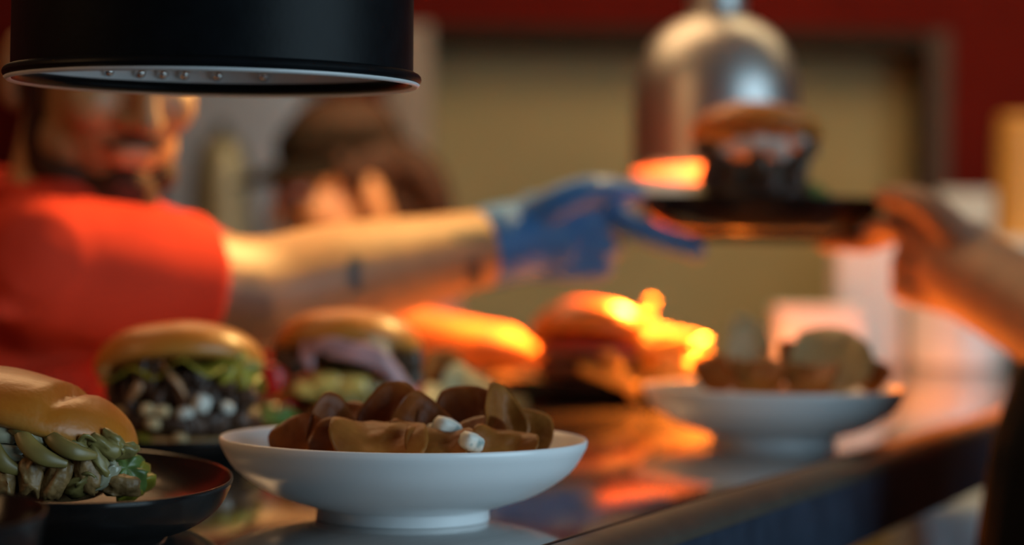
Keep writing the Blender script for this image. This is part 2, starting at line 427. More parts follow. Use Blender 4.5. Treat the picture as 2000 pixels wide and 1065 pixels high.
# stainless fridge behind the cooks
fr = thing('upright_fridge', 'grey stainless upright fridge against the red wall between the two cooks', 'fridge', (-0.525, 4.7, 0))
put('cabinet', bx(-0.13, 0.13, -0.24, 0.28, 0.08, 1.98, 0.01), M['fridge'], fr)
put('door', bx(-0.128, 0.128, -0.275, -0.243, 0.10, 1.96, 0.008), M['fridge'], fr)
hd = put('handle', tube([V((0.1, -0.285, 1.0)), V((0.1, -0.32, 1.03)), V((0.1, -0.32, 1.45)), V((0.1, -0.285, 1.48))], [0.01]*4), M['leg_steel'], fr)
for sx in (-1, 1):
    for sy in (-0.2, 0.24): put('foot', lathe([(0, 0), (0.02, 0), (0.02, 0.085), (0, 0.085)], 12).xf(Matrix.Translation((sx*0.1, sy, 0))), M['leg_steel'], fr)
# side stand carrying an urn
ux = W(432, 400, 3.95)
st = thing('side_stand', 'dark steel stand under the olive-grey urn behind the chef', 'stand', (ux.x, 3.95, 0))
put('tabletop', bx(-0.13, 0.13, -0.13, 0.13, 1.17, 1.20, 0.004), M['leg_steel'], st)
for sx in (-1, 1):
    for sy in (-1, 1): put('leg', bx(sx*0.11-0.012, sx*0.11+0.012, sy*0.11-0.012, sy*0.11+0.012, 0, 1.17, 0.002), M['leg_steel'], st)
un = thing('steel_urn', 'olive-grey steel urn with rounded shoulder just right of the chef\'s head', 'urn', (ux.x, 3.95, 1.2))
put('body', lathe(smooth_prof([(0, 0), (0.048, 0.0), (0.051, 0.01), (0.051, 0.14), (0.051, 0.28), (0.047, 0.36), (0.030, 0.41), (0, 0.425)], 4), 40), M['urn'], un)
put('lid_knob', ball((0, 0, 0.43), (0.012, 0.012, 0.012)), M['cord'], un)

# things on the far right
sh = thing('wall_counter', 'white side counter along the red wall at the right edge', 'counter', (1.0, 4.4, 0))
put('worktop', bx(-0.16, 1.2, -0.25, 0.55, 1.44, 1.465, 0.006), M['white_top'], sh)
put('upstand', bx(-0.16, 1.2, 0.30, 0.36, 1.466, 1.56, 0.004), M['white_top'], sh)
put('base_cabinet', bx(-0.13, 1.18, -0.22, 0.55, 0, 1.44, 0.004), M['dark_trim'], sh)
pt = W(1990, 340, 4.35)
put_o = thing('tall_canister', 'tall amber canister standing on the white side counter at the right edge', 'canister', (pt.x, 4.35, 1.465))
put('body', lathe(smooth_prof([(0, 0), (0.040, 0), (0.043, 0.006), (0.043, 0.10), (0.043, 0.19), (0.040, 0.20), (0.030, 0.205)], 3), 36), M['amber'], put_o)
put('lid', lathe([(0, 0.20), (0.041, 0.20), (0.041, 0.220), (0.036, 0.226), (0, 0.227)], 30), M['amber'], put_o)
# pale fitting on the khaki wall under the chrome lamp
wbx = thing('wall_fitting', 'small pale box on the khaki wall under the chrome heat lamp', 'box', W(1290, 372, 5.18))
put('housing', bx(-0.06, 0.06, -0.05, 0, -0.032, 0.032, 0.006), M['white_box'], wbx)
put('cover_plate', bx(-0.05, 0.05, -0.056, -0.05, -0.024, 0.024, 0.002), M['white_box'], wbx)
pc = thing('low_cabinet', 'pale blue-grey cabinet seen under the counter edge at lower right', 'cabinet', (0.72, 3.75, 0))
put('carcass', bx(-0.09, 0.09, -0.12, 0.2, 0.0, 1.05, 0.006), M['pale_cabinet'], pc)
put('door', bx(-0.085, 0.085, -0.14, -0.122, 0.06, 1.03, 0.004), M['pale_cabinet'], pc)

# ------------------------------------------------------------------ the pass counter
U = V((0.386, 0.9225, 0)); N_ = V((-0.9225, 0.386, 0)); E0 = V((0.063, 1.361, 0))
ang = math.atan2(U.y, U.x)
pcn = thing('pass_counter', 'polished steel pass counter carrying all the plates', 'counter', (E0.x, E0.y, 0), (0, 0, ang))
# local: x along counter, y = inward (left)
put('worktop', bx(-1.5, 2.35, 0.017, 0.60, TOP-0.03, TOP, 0.001), M['steel'], pcn, angle=30)
ed = [(-0.0015, -0.003), (0.002, -0.0005), (0.006, 0.0), (0.009, -0.001), (0.0095, -0.004)]
prof = [(0.012, -0.004), (0.0105, -0.004), (0.010, 0.001), (0.004, 0.0015), (-0.006, -0.001), (-0.012, -0.005), (-0.0145, -0.010), (-0.0145, -0.013), (0.012, -0.013)]
def extr(prof, x0, x1):
    n = len(prof); vs = [(x0, y, z) for y, z in prof]+[(x1, y, z) for y, z in prof]
    fs = [(i, (i+1) % n, n+(i+1) % n, n+i) for i in range(n)]+[tuple(range(n))[::-1], tuple(range(n, 2*n))]
    return MB().add(vs, fs)
put('edge_strip', extr(prof, -1.5, 2.35).xf(Matrix.Translation((0, 0, TOP))), M['steel_edge'], pcn, angle=40)
put('fascia', bx(-1.5, 2.35, -0.0125, 0.011, TOP-0.062, TOP-0.0135, 0.002), M['fascia'], pcn, angle=40)
for sx in (-0.9, 0.45, 2.2):
    for sy in (0.16, 0.5):
        put('leg', bx(sx-0.02, sx+0.02, sy-0.02, sy+0.02, 0, TOP-0.03, 0.004), M['leg_steel'], pcn)
put('lower_shelf', bx(-1.3, 2.25, 0.12, 0.56, 0.30, 0.33, 0.003), M['leg_steel'], pcn)

# ------------------------------------------------------------------ heat lamps
c1 = W(417, 165, 1.30)
l1 = thing('heat_lamp', 'large black heat lamp with pale interior hanging in the left foreground', 'lamp', (c1.x, 1.30, CAMZ+0.083))
sh1 = lathe(smooth_prof([(0.1085, 0.004), (0.1083, 0.03), (0.1075, 0.09), (0.104, 0.14), (0.085, 0.172), (0.04, 0.187), (0.022, 0.19), (0, 0.19)], 5), 96)
put('shade', sh1, M['black_enamel'], l1)
put('shade_lining', lathe(smooth_prof([(0.1075, 0.003), (0.1068, 0.03), (0.105, 0.09), (0.101, 0.135), (0.082, 0.166), (0.04, 0.18), (0, 0.182)], 5), 96), M['shade_inner'], l1)
tor = lathe([(0.1085+0.0045*cos(a), 0.004+0.0035*sin(a)) for a in [2*pi*i/16 for i in range(17)]], 96)
put('rim_bead', tor, M['black_enamel'], l1)
put('rim_lip', lathe([(0.1075, 0.0008), (0.1105, -0.0006), (0.1122, 0.0012), (0.1105, 0.0022), (0.1075, 0.0022), (0.1075, 0.0008)], 96), M['rim_white'], l1)
put('bulb', lathe(smooth_prof([(0, 0.03), (0.03, 0.034), (0.043, 0.055), (0.036, 0.085), (0.018, 0.13), (0.016, 0.17), (0, 0.175)], 4), 32), M['bulb_off'], l1)
for a in (132, 121, 113.5, 106.5, 96, 81):
    aa = radians(a); x, y = 0.1052*cos(aa), 0.1052*sin(aa)
    put('glint_bead', ball((x, y, 0.012), (0.0036, 0.0036, 0.0036), 10, 6), M['glint_bead'], l1)  # shiny beads added to stand for bright dots of reflected light
put('cap_collar', lathe([(0, 0.19), (0.024, 0.19), (0.024, 0.22), (0.010, 0.235), (0, 0.235)], 32), M['black_enamel'], l1)
put('cord', tube([V((0, 0, 0.23)), V((0, 0, 0.8)), V((0, 0, 2.9-CAMZ-0.083-0.02))], [0.004]*3, 8), M['cord'], l1)
put('ceiling_rose', lathe([(0, 0), (0.05, 0), (0.045, -0.025), (0, -0.03)], 24).xf(Matrix.Translation((0, 0, 2.9-CAMZ-0.083))), M['black_enamel'], l1)

c2 = W(1398, 336, 2.62)
l2 = thing('heat_lamp', 'brushed chrome dome heat lamp glowing orange above the serving plate', 'lamp', c2)
tilt = Matrix.Rotation(radians(-4.5), 4, 'X')
def pl2(n, mb, m, par=None): return put(n, mb.xf(tilt), m, par or l2)
sh2 = pl2('shade', lathe(smooth_prof([(0.0925, 0.0), (0.092, 0.02), (0.0915, 0.07), (0.088, 0.105), (0.074, 0.140), (0.05, 0.162), (0.03, 0.168), (0, 0.169)], 5), 72), M['chrome'])
pl2('shade_lining', lathe(smooth_prof([(0.0915, 0.0), (0.0908, 0.02), (0.090, 0.07), (0.086, 0.103), (0.072, 0.136), (0.05, 0.157), (0, 0.162)], 5), 72), M['chrome_inner'])
pl2('rim_bead', lathe([(0.092+0.0025*cos(a), 0.0025*sin(a)) for a in [2*pi*i/12 for i in range(13)]], 72), M['chrome'])
pl2('bulb', lathe(smooth_prof([(0, 0.010), (0.030, 0.015), (0.043, 0.035), (0.038, 0.065), (0.018, 0.105), (0.016, 0.15), (0, 0.155)], 4), 32), M['bulb'])
pl2('neck', lathe(smooth_prof([(0, 0.165), (0.031, 0.165), (0.031, 0.175), (0.030, 0.22), (0.020, 0.235), (0, 0.24)], 3), 32), M['chrome'])
zt = 2.9-c2.z
put('cord', tube([V((0, 0.017, 0.23)), V((0, 0.017, 0.8)), V((0, 0.017, zt-0.02))], [0.005]*3, 8), M['cord'], l2)
put('ceiling_rose', lathe([(0, 0), (0.05, 0), (0.045, -0.025), (0, -0.03)], 24).xf(Matrix.Translation((0, 0.017, zt))), M['chrome'], l2)
# the lit bulb of the chrome lamp
lb = light('heat_bulb_light', 'SPOT', c2+V((0, 0, -0.002)), c2+V((0, 0.0, -1)), 270, (1.0, 0.205, 0.016), spot=radians(154), radius=0.03)

# ------------------------------------------------------------------ bowls and plates
bowl_prof = smooth_prof([(0, 0.0125), (0.045, 0.0135), (0.072, 0.020), (0.092, 0.033), (0.1045, 0.0465)], 4)+[(0.1062, 0.0482), (0.1076, 0.0485), (0.1083, 0.0475)] + \
    smooth_prof([(0.1078, 0.044), (0.0985, 0.0295), (0.079, 0.0165), (0.058, 0.0092), (0.0518, 0.0078)], 4)+[(0.0508, 0.006), (0.0512, 0.001), (0.0505, 0.0), (0.0465, 0.0), (0.0455, 0.004), (0, 0.006)]
def bowl(label, px, d, group):
    x = (px-1000)/F*d
    b = thing('serving_bowl', label, 'bowl', (x+0.001, d, TOP), group=group)
    k = [i for i, (r, z) in enumerate(bowl_prof) if r < 0.053 and z < 0.0079 and i > 20][0]
    put('bowl_body', lathe(bowl_prof[:k], 96), M['porcelain'], b)
    put('foot_ring', lathe(bowl_prof[k-1:], 96), M['porcelain'], b)
    return b
bowl1 = bowl('white porcelain bowl of brown chips with blue cheese in the front centre', 791, 1.41, 'white bowls on the counter')
bowl2 = copy_tree(bowl1)
bowl2['label'] = 'white porcelain bowl of pale chips farther back on the right'
bowl2.location = ((1514-1000)/F*1.97+0.001, 1.97, TOP)

def plate(label, loc, m2, h=0.033, name='oval_plate'):
    """oval coupe plate; m2 = ((ax,bx),(ay,by)) linear map of the unit disc"""
    p = thing(name, label, 'plate', loc, group='black oval plates')
    k = h/0.033
    inner = smooth_prof([(0, 0.012), (0.5, 0.012), (0.75, 0.015), (0.9, 0.023), (0.985, 0.032)], 4)+[(0.995, 0.0335), (1.004, 0.0332), (1.006, 0.032)]
    outer = smooth_prof([(1.0, 0.030), (0.93, 0.018), (0.80, 0.009), (0.66, 0.0055), (0.60, 0.005)], 4)
    foot = [(0.60, 0.005), (0.595, 0.0005), (0.585, 0.0), (0.54, 0.0), (0.53, 0.004), (0, 0.005)]
    def sq(mb):
        mb.v = [V((m2[0][0]*v.x+m2[0][1]*v.y, m2[1][0]*v.x+m2[1][1]*v.y, v.z*k)) for v in mb.v]; return mb
    put('plate_body', sq(lathe(inner+outer, 72)), M['black_plate'], p)
    put('foot_ring', sq(lathe(foot, 72)), M['black_plate'], p)
    return p
def on_top(px, d): return V(((px-1000)/F*d+0.001, d, TOP))
plate1 = plate('black oval plate holding the slaw burger at the lower left', on_top(147, 1.327), ((0.0910, 0), (-0.040, 0.150)))
plate0 = plate('black plate cut off by the bottom left corner', on_top(-125, 1.04), ((0.047, 0), (-0.006, 0.085)), 0.043)
plate2 = plate('black oval plate under the pulled beef burger', on_top(352, 1.76), ((0.085, 0), (0.01, 0.105)), 0.022)
plate3 = plate('black oval plate under the pink onion burger behind the front bowl', on_top(755, 1.97), ((0.118, 0), (0.0, 0.094)), 0.024)
plate4 = plate('black oval plate holding the glowing burger and fries under the chrome lamp', on_top(1165, 2.46), ((0.120, 0), (0.0, 0.078)), 0.026)
hp = W(1485, 457, 2.33)
plate5 = plate('black oval plate held up between the gloved hand and the bare hand', (hp.x, 2.33, hp.z-0.008), ((0.119, 0), (0.0, 0.078)), 0.044)
plate5.rotation_euler = (0, radians(0.3), 0)

# ------------------------------------------------------------------ burgers
def bun_top(par, pos, r, h, rx, ry, seed=0.0, dent=None, label=None):
    prof = smooth_prof([(0, 0.08*h), (0.6*r, 0.05*h), (0.88*r, 0.01*h), (0.975*r, 0.05*h), (1.0*r, 0.17*h), (0.975*r, 0.36*h), (0.87*r, 0.63*h), (0.66*r, 0.85*h), (0.36*r, 0.97*h), (0, 1.0*h)], 4)
    mb = lathe(prof, 64)
    for i, v in enumerate(mb.v):
        a = math.atan2(v.y, v.x)
        f = 1+0.03*noise.noise(V((cos(a)*1.5, sin(a)*1.5, seed)))
        v2 = V((v.x*f, v.y*f, v.z*(1+0.06*noise.noise(V((v.x*25, v.y*25, seed))))))
        if dent:
            dx = (v.x*cos(dent[2])+v.y*sin(dent[2]))-dent[0]
            v2.z -= dent[1]*math.exp(-(dx/0.004)**2)*(v.z/h)+0.25*dent[1]*(1 if dx > 0 else 0)*(v.z/h)
        mb.v[i] = v2
    o = put('top_bun', mb, M['bun'], par, loc=pos, rot=(radians(rx), radians(ry), 0))
    if label: o['label'] = label
    return o
def bun_bot(par, pos, r, h, rx=0, ry=0):
    prof = smooth_prof([(0, 0), (0.8*r, 0), (0.97*r, 0.2*h), (r, 0.6*h), (0.95*r, 0.95*h), (0.85*r, h), (0, h)], 3)
    return put('bottom_bun', lathe(prof, 48).disp(0.0012, 60, r*100), M['bun_low'], par, loc=pos, rot=(radians(rx), radians(ry), 0))
def patty(par, name, pos, r, h, m, seed, amt=0.0035, rx=0, ry=0):
    prof = smooth_prof([(0, 0), (0.5*r, 0), (0.9*r, 0.08*h), (r, 0.5*h), (0.9*r, 0.94*h), (0.5*r, h), (0, h)], 4)
    return put(name, lathe(prof, 56).disp(amt, 70, seed), m, par, loc=pos, rot=(radians(rx), radians(ry), 0))
def strip(par, name, pts, w, th, m, up=None):
    return put(name, tube(pts, [(w*0.7, th*0.8)]+[(w, th)]*(len(pts)-2)+[(w*0.5, th*0.6)], 10, 5, up=up), m, par)
def lump(par, name, pos, s, m, seed, rot=(0, 0, 0), amt=0.16):
    if not isinstance(s, (tuple, list)): s = (s, s, s)
    return put(name, chunk(*s, seed=seed, amt=amt), m, par, loc=pos, rot=rot)
def ruff(par, name, pos, r, m, seed, rx=0, ry=0, ruffle=0.006, droop=0.012, waves=9, ry_=None):
    return put(name, leaf(r, ry_ or r, ruffle=ruffle, droop=droop, seed=seed, waves=waves), m, par, loc=pos, rot=(radians(rx), radians(ry), 0))

# burger 1: slaw burger, left foreground
D = 1.335; b1l = W(55, 958, D)
b1 = thing('burger', 'glossy bun burger with pale slaw and pickle slices at far left', 'burger', (b1l.x, D, TOP+0.0185), group='burgers on the pass')
L = lambda px, py, dy=0.0: W(px, py, D+dy)-b1.location
bun_top(b1, L(58, 842, 0.0), 0.0605, 0.032, -5, 14.0, 1.3, dent=(0.0225, 0.007, radians(-8)))
bun_bot(b1, V((0.0, 0, 0.0)), 0.044, 0.012)
patty(b1, 'breaded_fillet', V((0.0, 0, 0.013)), 0.052, 0.015, M['chicken'], 3.1, 0.006)
patty(b1, 'slaw_bed', V((-0.004, 0, 0.024)), 0.050, 0.020, M['slaw'], 5.1, 0.006, 0, 10)
def cres(pts, w, th, nm='pickle_slice', m='pickle'): strip(b1, nm, pts, w, th, M[m], up=V((0, -1, 0.2)))
cres([L(36, 832, -0.054), L(52, 866, -0.060), L(84, 893, -0.062), L(128, 906, -0.058)], 0.0050, 0.0022)
cres([L(88, 842, -0.052), L(112, 866, -0.058), L(148, 884, -0.058), L(186, 890, -0.050)], 0.0046, 0.0022)
cres([L(-25, 842, -0.052), L(-15, 876, -0.058), L(5, 905, -0.059), L(40, 922, -0.055)], 0.0050, 0.0022)
for i, (px, py, s, m, nm) in enumerate([(8, 848, 0.0075, 'sauce', 'onion_piece'), (22, 885, 0.0072, 'sauce', 'onion_piece'), (200, 872, 0.0075, 'slaw', 'cabbage_piece'),
        (222, 862, 0.006, 'slaw', 'cabbage_piece'), (188, 900, 0.008, 'slaw', 'cabbage_piece'), (170, 925, 0.009, 'chicken', 'meat_shred'), (60, 930, 0.009, 'chicken', 'meat_shred'),
        (15, 936, 0.009, 'chicken', 'meat_shred'), (110, 938, 0.009, 'chicken', 'meat_shred'), (205, 928, 0.007, 'sauce', 'onion_piece'), (192, 940, 0.006, 'sauce', 'onion_piece'), (160, 945, 0.008, 'slaw', 'cabbage_piece'),
        (240, 880, 0.006, 'slaw', 'cabbage_piece'), (235, 948, 0.008, 'chicken', 'meat_shred'), (140, 870, 0.007, 'slaw', 'cabbage_piece'), (60, 850, 0.008, 'slaw', 'cabbage_piece')]):
    dy = -0.052+0.00003*max(0, px-60)**1.35*0.5
    lump(b1, nm, L(px, py, min(dy, -0.012)), (s*1.5, s*0.8, s*0.75), M[m], i*1.3, (0.1*i, 0.25*i, 0.2), 0.3)
for i in range(16):
    px = random.uniform(150, 245); py = random.uniform(850, 935); dy = -0.054+0.00035*max(0, px-130)
    a = L(px, py, dy); q = a+V((random.uniform(-0.012, 0.012), random.uniform(-0.004, 0.004), random.uniform(-0.010, 0.002))); mm = (a+q)/2+V((0, -0.004, 0.004))
    strip(b1, 'cabbage_strand', [a, mm, q], 0.0022, 0.0012, M['slaw'])
put('lettuce_leaf', leaf(0.014, 0.013, ruffle=0.004, droop=0.006, seed=2.2, waves=6), M['dill_green'], b1, loc=L(246, 915, -0.020), rot=(radians(55), radians(35), 0))
put('lettuce_leaf', leaf(0.010, 0.015, ruffle=0.004, droop=0.006, seed=4.2, waves=5), M['yellow_leaf'], b1, loc=L(262, 940, -0.016), rot=(radians(60), radians(60), 0))

# burger 2: pulled beef
D = 1.75
b2 = thing('burger', 'pulled beef burger with white cheese cubes and yellow-green leaf, second from left', 'burger', (W(350, 862, D).x, D, TOP+0.0115), group='burgers on the pass')
L = lambda px, py, dy=0.0: W(px, py, D+dy)-b2.location
bun_top(b2, L(352, 730), 0.0615, 0.034, -15, -4, 2.7)
ruff(b2, 'lettuce_leaf', L(356, 722, -0.004), 0.0565, M['yellow_leaf'], 1.7, -15, -3, 0.005, 0.012)
put('lettuce_leaf', leaf(0.016, 0.016, ruffle=0.004, droop=0.008, seed=6.2, waves=5), M['yellow_leaf'], b2, loc=L(462, 712, -0.040), rot=(radians(58), radians(12), 0))
bun_bot(b2, V((0.003, 0, 0.0)), 0.056, 0.010)
put('lettuce_leaf', leaf(0.050, 0.058, ruffle=0.004, droop=0.006, seed=9.2, waves=7), M['yellow_leaf'], b2, loc=V((-0.012, 0, 0.013)))
patty(b2, 'patty', V((0.004, 0, 0.011)), 0.055, 0.019, M['patty'], 8.3, 0.005)
patty(b2, 'pulled_beef', V((0.003, 0.002, 0.026)), 0.047, 0.038, M['beef'], 6.4, 0.008)
for i in range(30):
    a = radians(180+random.uniform(5, 175)); rr = random.uniform(0.040, 0.052)
    z = random.uniform(0.026, 0.056); c = V((rr*cos(a), rr*sin(a), z))
    t = V((-sin(a)*random.uniform(-0.012, 0.012), cos(a)*0.004, random.uniform(0.006, 0.016)))
    strip(b2, 'beef_strand', [c-t, c+V((0.003*cos(a), 0.003*sin(a), 0)), c+t], random.uniform(0.0025, 0.0042), 0.0026, M['beef'])
strip(b2, 'onion_strip', [L(316, 708, -0.050), L(336, 735, -0.056), L(350, 752, -0.056), L(364, 778, -0.054)], 0.0030, 0.0018, M['tan_onion'])
strip(b2, 'onion_strip', [L(280, 735, -0.046), L(268, 760, -0.050), L(252, 784, -0.048)], 0.0036, 0.0018, M['tan_onion'])
lump(b2, 'cheese_cube', L(394, 789, -0.055), (0.0068, 0.006, 0.0075), M['pale_cheese'], 3.3, (0.2, 0.3, 0.5), 0.05)
lump(b2, 'cheese_cube', L(362, 806, -0.055), (0.007, 0.006, 0.0045), M['pale_cheese'], 5.3, (0.2, -0.3, 0.2), 0.08)
lump(b2, 'cheese_cube', L(443, 796, -0.046), (0.006, 0.005, 0.0045), M['pale_cheese'], 7.3, (0.2, 0.5, 0.2), 0.1)
for i, (px, py) in enumerate([(240, 804), (289, 800), (318, 803), (300, 828), (352, 858)]):
    lump(b2, 'nut', L(px, py, -0.054+(0.018 if px < 260 else 0)), (0.0058, 0.004, 0.0045), M['nut'], i*2.2, (0.1, 0.5 if px < 260 else 0.1, 0))
for i, (px, py) in enumerate([(420, 830), (330, 830), (275, 825), (465, 820), (380, 835), (440, 750), (480, 775)]):
    lump(b2, 'beef_chunk', L(px, py, -0.048+0.02*abs(px-350)/150), (0.010, 0.008, 0.008), M['beef'], i*3.1)

# burger 3: pink onion
D = 1.95
b3 = thing('burger', 'pink onion and mushroom burger behind the front bowl, third from left', 'burger', (W(678, 812, D).x, D, TOP+0.0150), group='burgers on the pass')
L = lambda px, py, dy=0.0: W(px, py, D+dy)-b3.location
bun_top(b3, L(680, 700), 0.0615, 0.036, -17, 1.5, 4.9)
bun_bot(b3, V((0, 0, 0)), 0.047, 0.014)
patty(b3, 'patty', V((0, 0.002, 0.013)), 0.054, 0.020, M['patty'], 2.3, 0.004)
patty(b3, 'mushroom_layer', V((0, 0.004, 0.045)), 0.050, 0.018, M['mushroom'], 7.7, 0.006, -12, 0)
for px, py, s in [(560, 690, 0.013), (572, 712, 0.010), (795, 700, 0.015), (800, 735, 0.012), (770, 740, 0.012), (745, 665, 0.010), (640, 660, 0.010), (590, 665, 0.010)]:
    lump(b3, 'mushroom_slice', L(px, py, -0.038+0.03*abs(px-680)/140), (s, s*0.8, s*1.1), M['mushroom'], px*0.1)
OU = V((0, -1, 0.3))
strip(b3, 'onion_strip', [L(592, 705, -0.045), L(612, 682, -0.054), L(650, 672, -0.060), L(692, 676, -0.062)], 0.0055, 0.0025, M['pink_onion'], OU)
strip(b3, 'onion_strip', [L(690, 678, -0.062), L(735, 692, -0.062), L(765, 725, -0.060), L(790, 760, -0.058), L(828, 788, -0.056)], 0.0065, 0.0025, M['pink_onion'], OU)
strip(b3, 'onion_strip', [L(640, 690, -0.058), L(690, 695, -0.063), L(740, 712, -0.062), L(770, 740, -0.058)], 0.0050, 0.0025, M['pink_onion'], OU)
strip(b3, 'onion_strip', [L(597, 672, -0.048), L(600, 695, -0.050), L(606, 718, -0.050)], 0.0058, 0.0025, M['pink_onion'], OU)
strip(b3, 'onion_strip', [L(720, 668, -0.055), L(748, 680, -0.055), L(758, 700, -0.052)], 0.0055, 0.0025, M['sauce'], OU)
put('cheese_slice', leaf(0.050, 0.052, th=0.004, ruffle=0.004, droop=0.016, seed=3.4, waves=4), M['yellow_cheese'], b3, loc=V((-0.006, 0, 0.038)))
for px, py, s, m in [(640, 748, 0.012, 'yellow_cheese'), (600, 760, 0.010, 'yellow_cheese'), (690, 752, 0.012, 'yellow_cheese'), (670, 755, 0.007, 'sauce'), (720, 770, 0.009, 'slaw'), (665, 785, 0.012, 'slaw'), (700, 790, 0.011, 'slaw'), (730, 760, 0.007, 'sauce')]:
    lump(b3, 'cheese_blob' if m == 'yellow_cheese' else ('sauce_blob' if m == 'sauce' else 'relish_lump'), L(px, py, -0.052), (s*1.3, s*0.8, s*0.8), M[m], px*0.07)
put('lettuce_leaf', leaf(0.012, 0.012, ruffle=0.004, droop=0.006, seed=3.2, waves=5), M['yellow_leaf'], b3, loc=L(722, 805, -0.056), rot=(radians(60), 0, 0))
# garnish beside burger 3
for i, (px, py, s, rz) in enumerate([(528, 742, 0.013, 0.3), (560, 800, 0.010, 1.2)]):
    o = tag(put('pepper_piece', chunk(s, s*0.7, s*1.1, seed=i*3+1, amt=0.10), M['tomato'], loc=W(px, py, 1.90+0.01*i), rot=(0.2, 0.4, rz)),
            ['upright red pepper piece between the pulled beef and pink onion burgers', 'low red pepper piece beside the green leaf behind the front bowl'][i], 'pepper')
tag(put('lettuce_leaf', leaf(0.020, 0.020, ruffle=0.005, droop=0.010, seed=3.9, waves=6), M['green_leaf'], loc=W(538, 818, 1.86), rot=(radians(50), radians(10), 0)),
    'dark green lettuce leaf lying left of the pink onion burger', 'lettuce')

# burger 4: under the chrome lamp
D = 2.46
b4 = thing('burger', 'burger lit orange by the chrome heat lamp behind the counter centre', 'burger', (W(1150, 745, D).x, D, TOP+0.011), group='burgers on the pass')
L = lambda px, py, dy=0.0: W(px, py, D+dy)-b4.location
bun_top(b4, L(1150, 672), 0.0610, 0.042, -16, 2, 6.1)
bun_bot(b4, V((0, 0, 0)), 0.054, 0.014)
patty(b4, 'patty', V((0, 0, 0.013)), 0.054, 0.022, M['patty'], 3.9, 0.004)
patty(b4, 'ham_slice', V((0, 0, 0.034)), 0.055, 0.009, M['pink_slice'], 5.9, 0.003, -8, 2)
patty(b4, 'tomato_slice', V((0.004, 0, 0.043)), 0.053, 0.007, M['tomato'], 6.9, 0.002, -10, 2)
put('lettuce_leaf', leaf(0.058, 0.055, ruffle=0.004, droop=0.006, seed=5.5, waves=8), M['green_leaf'], b4, loc=V((-0.004, 0, 0.0145)))

# burger 5: on the held plate
D = 2.33
b5z = plate5.location.z+0.0195
b5 = thing('burger', 'mushroom burger on the raised black plate between two hands', 'burger', (W(1475, 383, D).x, D, b5z), group='burgers on the pass')
L = lambda px, py, dy=0.0: W(px, py, D+dy)-b5.location
bun_top(b5, L(1476, 276), 0.0650, 0.031, -15, 2, 8.1)
bun_bot(b5, V((0, 0, 0)), 0.056, 0.014)
patty(b5, 'patty', V((0.004, 0, 0.013)), 0.054, 0.022, M['patty'], 1.9, 0.006)
patty(b5, 'mushroom_layer', V((-0.004, 0, 0.034)), 0.050, 0.020, M['mushroom'], 2.9, 0.008, -8)
for px, py, s, m in [(1400, 310, 0.015, 'mushroom'), (1395, 345, 0.014, 'beef'), (1440, 335, 0.013, 'mushroom'), (1480, 320, 0.012, 'mushroom'), (1545, 350, 0.016, 'beef'),
                     (1500, 355, 0.015, 'beef'), (1580, 290, 0.010, 'beef'), (1425, 365, 0.012, 'beef'), (1560, 320, 0.012, 'mushroom'), (1375, 290, 0.010, 'mushroom')]:
    lump(b5, 'mushroom_slice' if m == 'mushroom' else 'beef_chunk', L(px, py, -0.044+0.03*abs(px-1475)/120), (s, s*0.8, s*1.1), M[m], px*0.11)
for px, py, s in [(1450, 282, 0.009), (1480, 277, 0.010), (1515, 282, 0.011), (1525, 300, 0.008), (1420, 290, 0.007), (1560, 275, 0.007)]:
    lump(b5, 'cheese_crumb', L(px, py, -0.050+0.02*abs(px-1475)/120), (s*1.2, s*0.8, s*0.8), M['pale_cheese'], px*0.05)
put('lettuce_leaf', leaf(0.014, 0.014, ruffle=0.004, droop=0.006, seed=7.2, waves=5), M['green_leaf'], b5, loc=L(1600, 368, -0.01), rot=(radians(30), radians(30), 0))

# ------------------------------------------------------------------ chips and cheese in the front bowl
def chip(px, py, d, r, m, rot, bend, label, seed, ex=1.0, group='potato chips in the front bowl', name='potato_chip'):
    o = put(name, chip_mesh(r, bend, 0.25, 0.0026, seed, ex), M[m], loc=W(px, py, d), rot=[radians(a) for a in rot])
    return tag(o, label, 'chip', group)
chip(588, 868, 1.385, 0.020, 'chip_dark', (65, -28, 0), 0.5, 'dark chip lying low at the left end of the front bowl', 1)
chip(640, 838, 1.395, 0.021, 'chip_dark', (78, 20, 18), 0.7, 'pointed upright brown chip near the left of the front bowl', 2, 0.8)
chip(690, 850, 1.42, 0.022, 'chip_dark', (60, 5, 0), 0.5, 'dark chip tucked behind the wide pale chip in the front bowl', 3)
chip(738, 868, 1.345, 0.025, 'chip_tan', (35, 4, 5), 0.35, 'wide pale tan chip lying at the front rim of the front bowl', 4, 1.25)
chip(762, 824, 1.40, 0.024, 'chip_dark', (80, 12, -12), 0.6, 'tallest rounded dark chip standing mid front bowl', 5, 0.85)
chip(812, 838, 1.39, 0.023, 'chip_dark', (70, 38, 8), 0.8, 'folded dark chip sloping right beside the tallest chip', 6)
chip(856, 872, 1.345, 0.017, 'chip_tan', (40, 0, 0), 0.3, 'small tan chip at the rim below the blue cheese', 7, 1.3)
chip(915, 824, 1.41, 0.023, 'chip_dark', (76, -15, 0), 0.5, 'dark chip standing right of the blue cheese pieces', 8)
chip(972, 832, 1.385, 0.024, 'chip_tan', (82, 8, 35), 0.9, 'light folded chip standing tall at the right of the front bowl', 9, 0.75)
chip(1022, 856, 1.39, 0.020, 'chip_tan', (62, 22, -10), 0.5, 'brown chip leaning at the right end of the front bowl', 10)
chip(985, 872, 1.35, 0.016, 'chip_tan', (40, 12, 0), 0.3, 'small chip at the front rim right of the cheese', 11, 1.3)
chip(870, 850, 1.42, 0.022, 'chip_dark', (45, 0, 0), 0.4, 'dark chip lying behind the blue cheese pieces', 12)
chip(940, 862, 1.37, 0.017, 'chip_dark', (60, -10, 0), 0.5, 'dark chip under the tall light chip in the front bowl', 13)
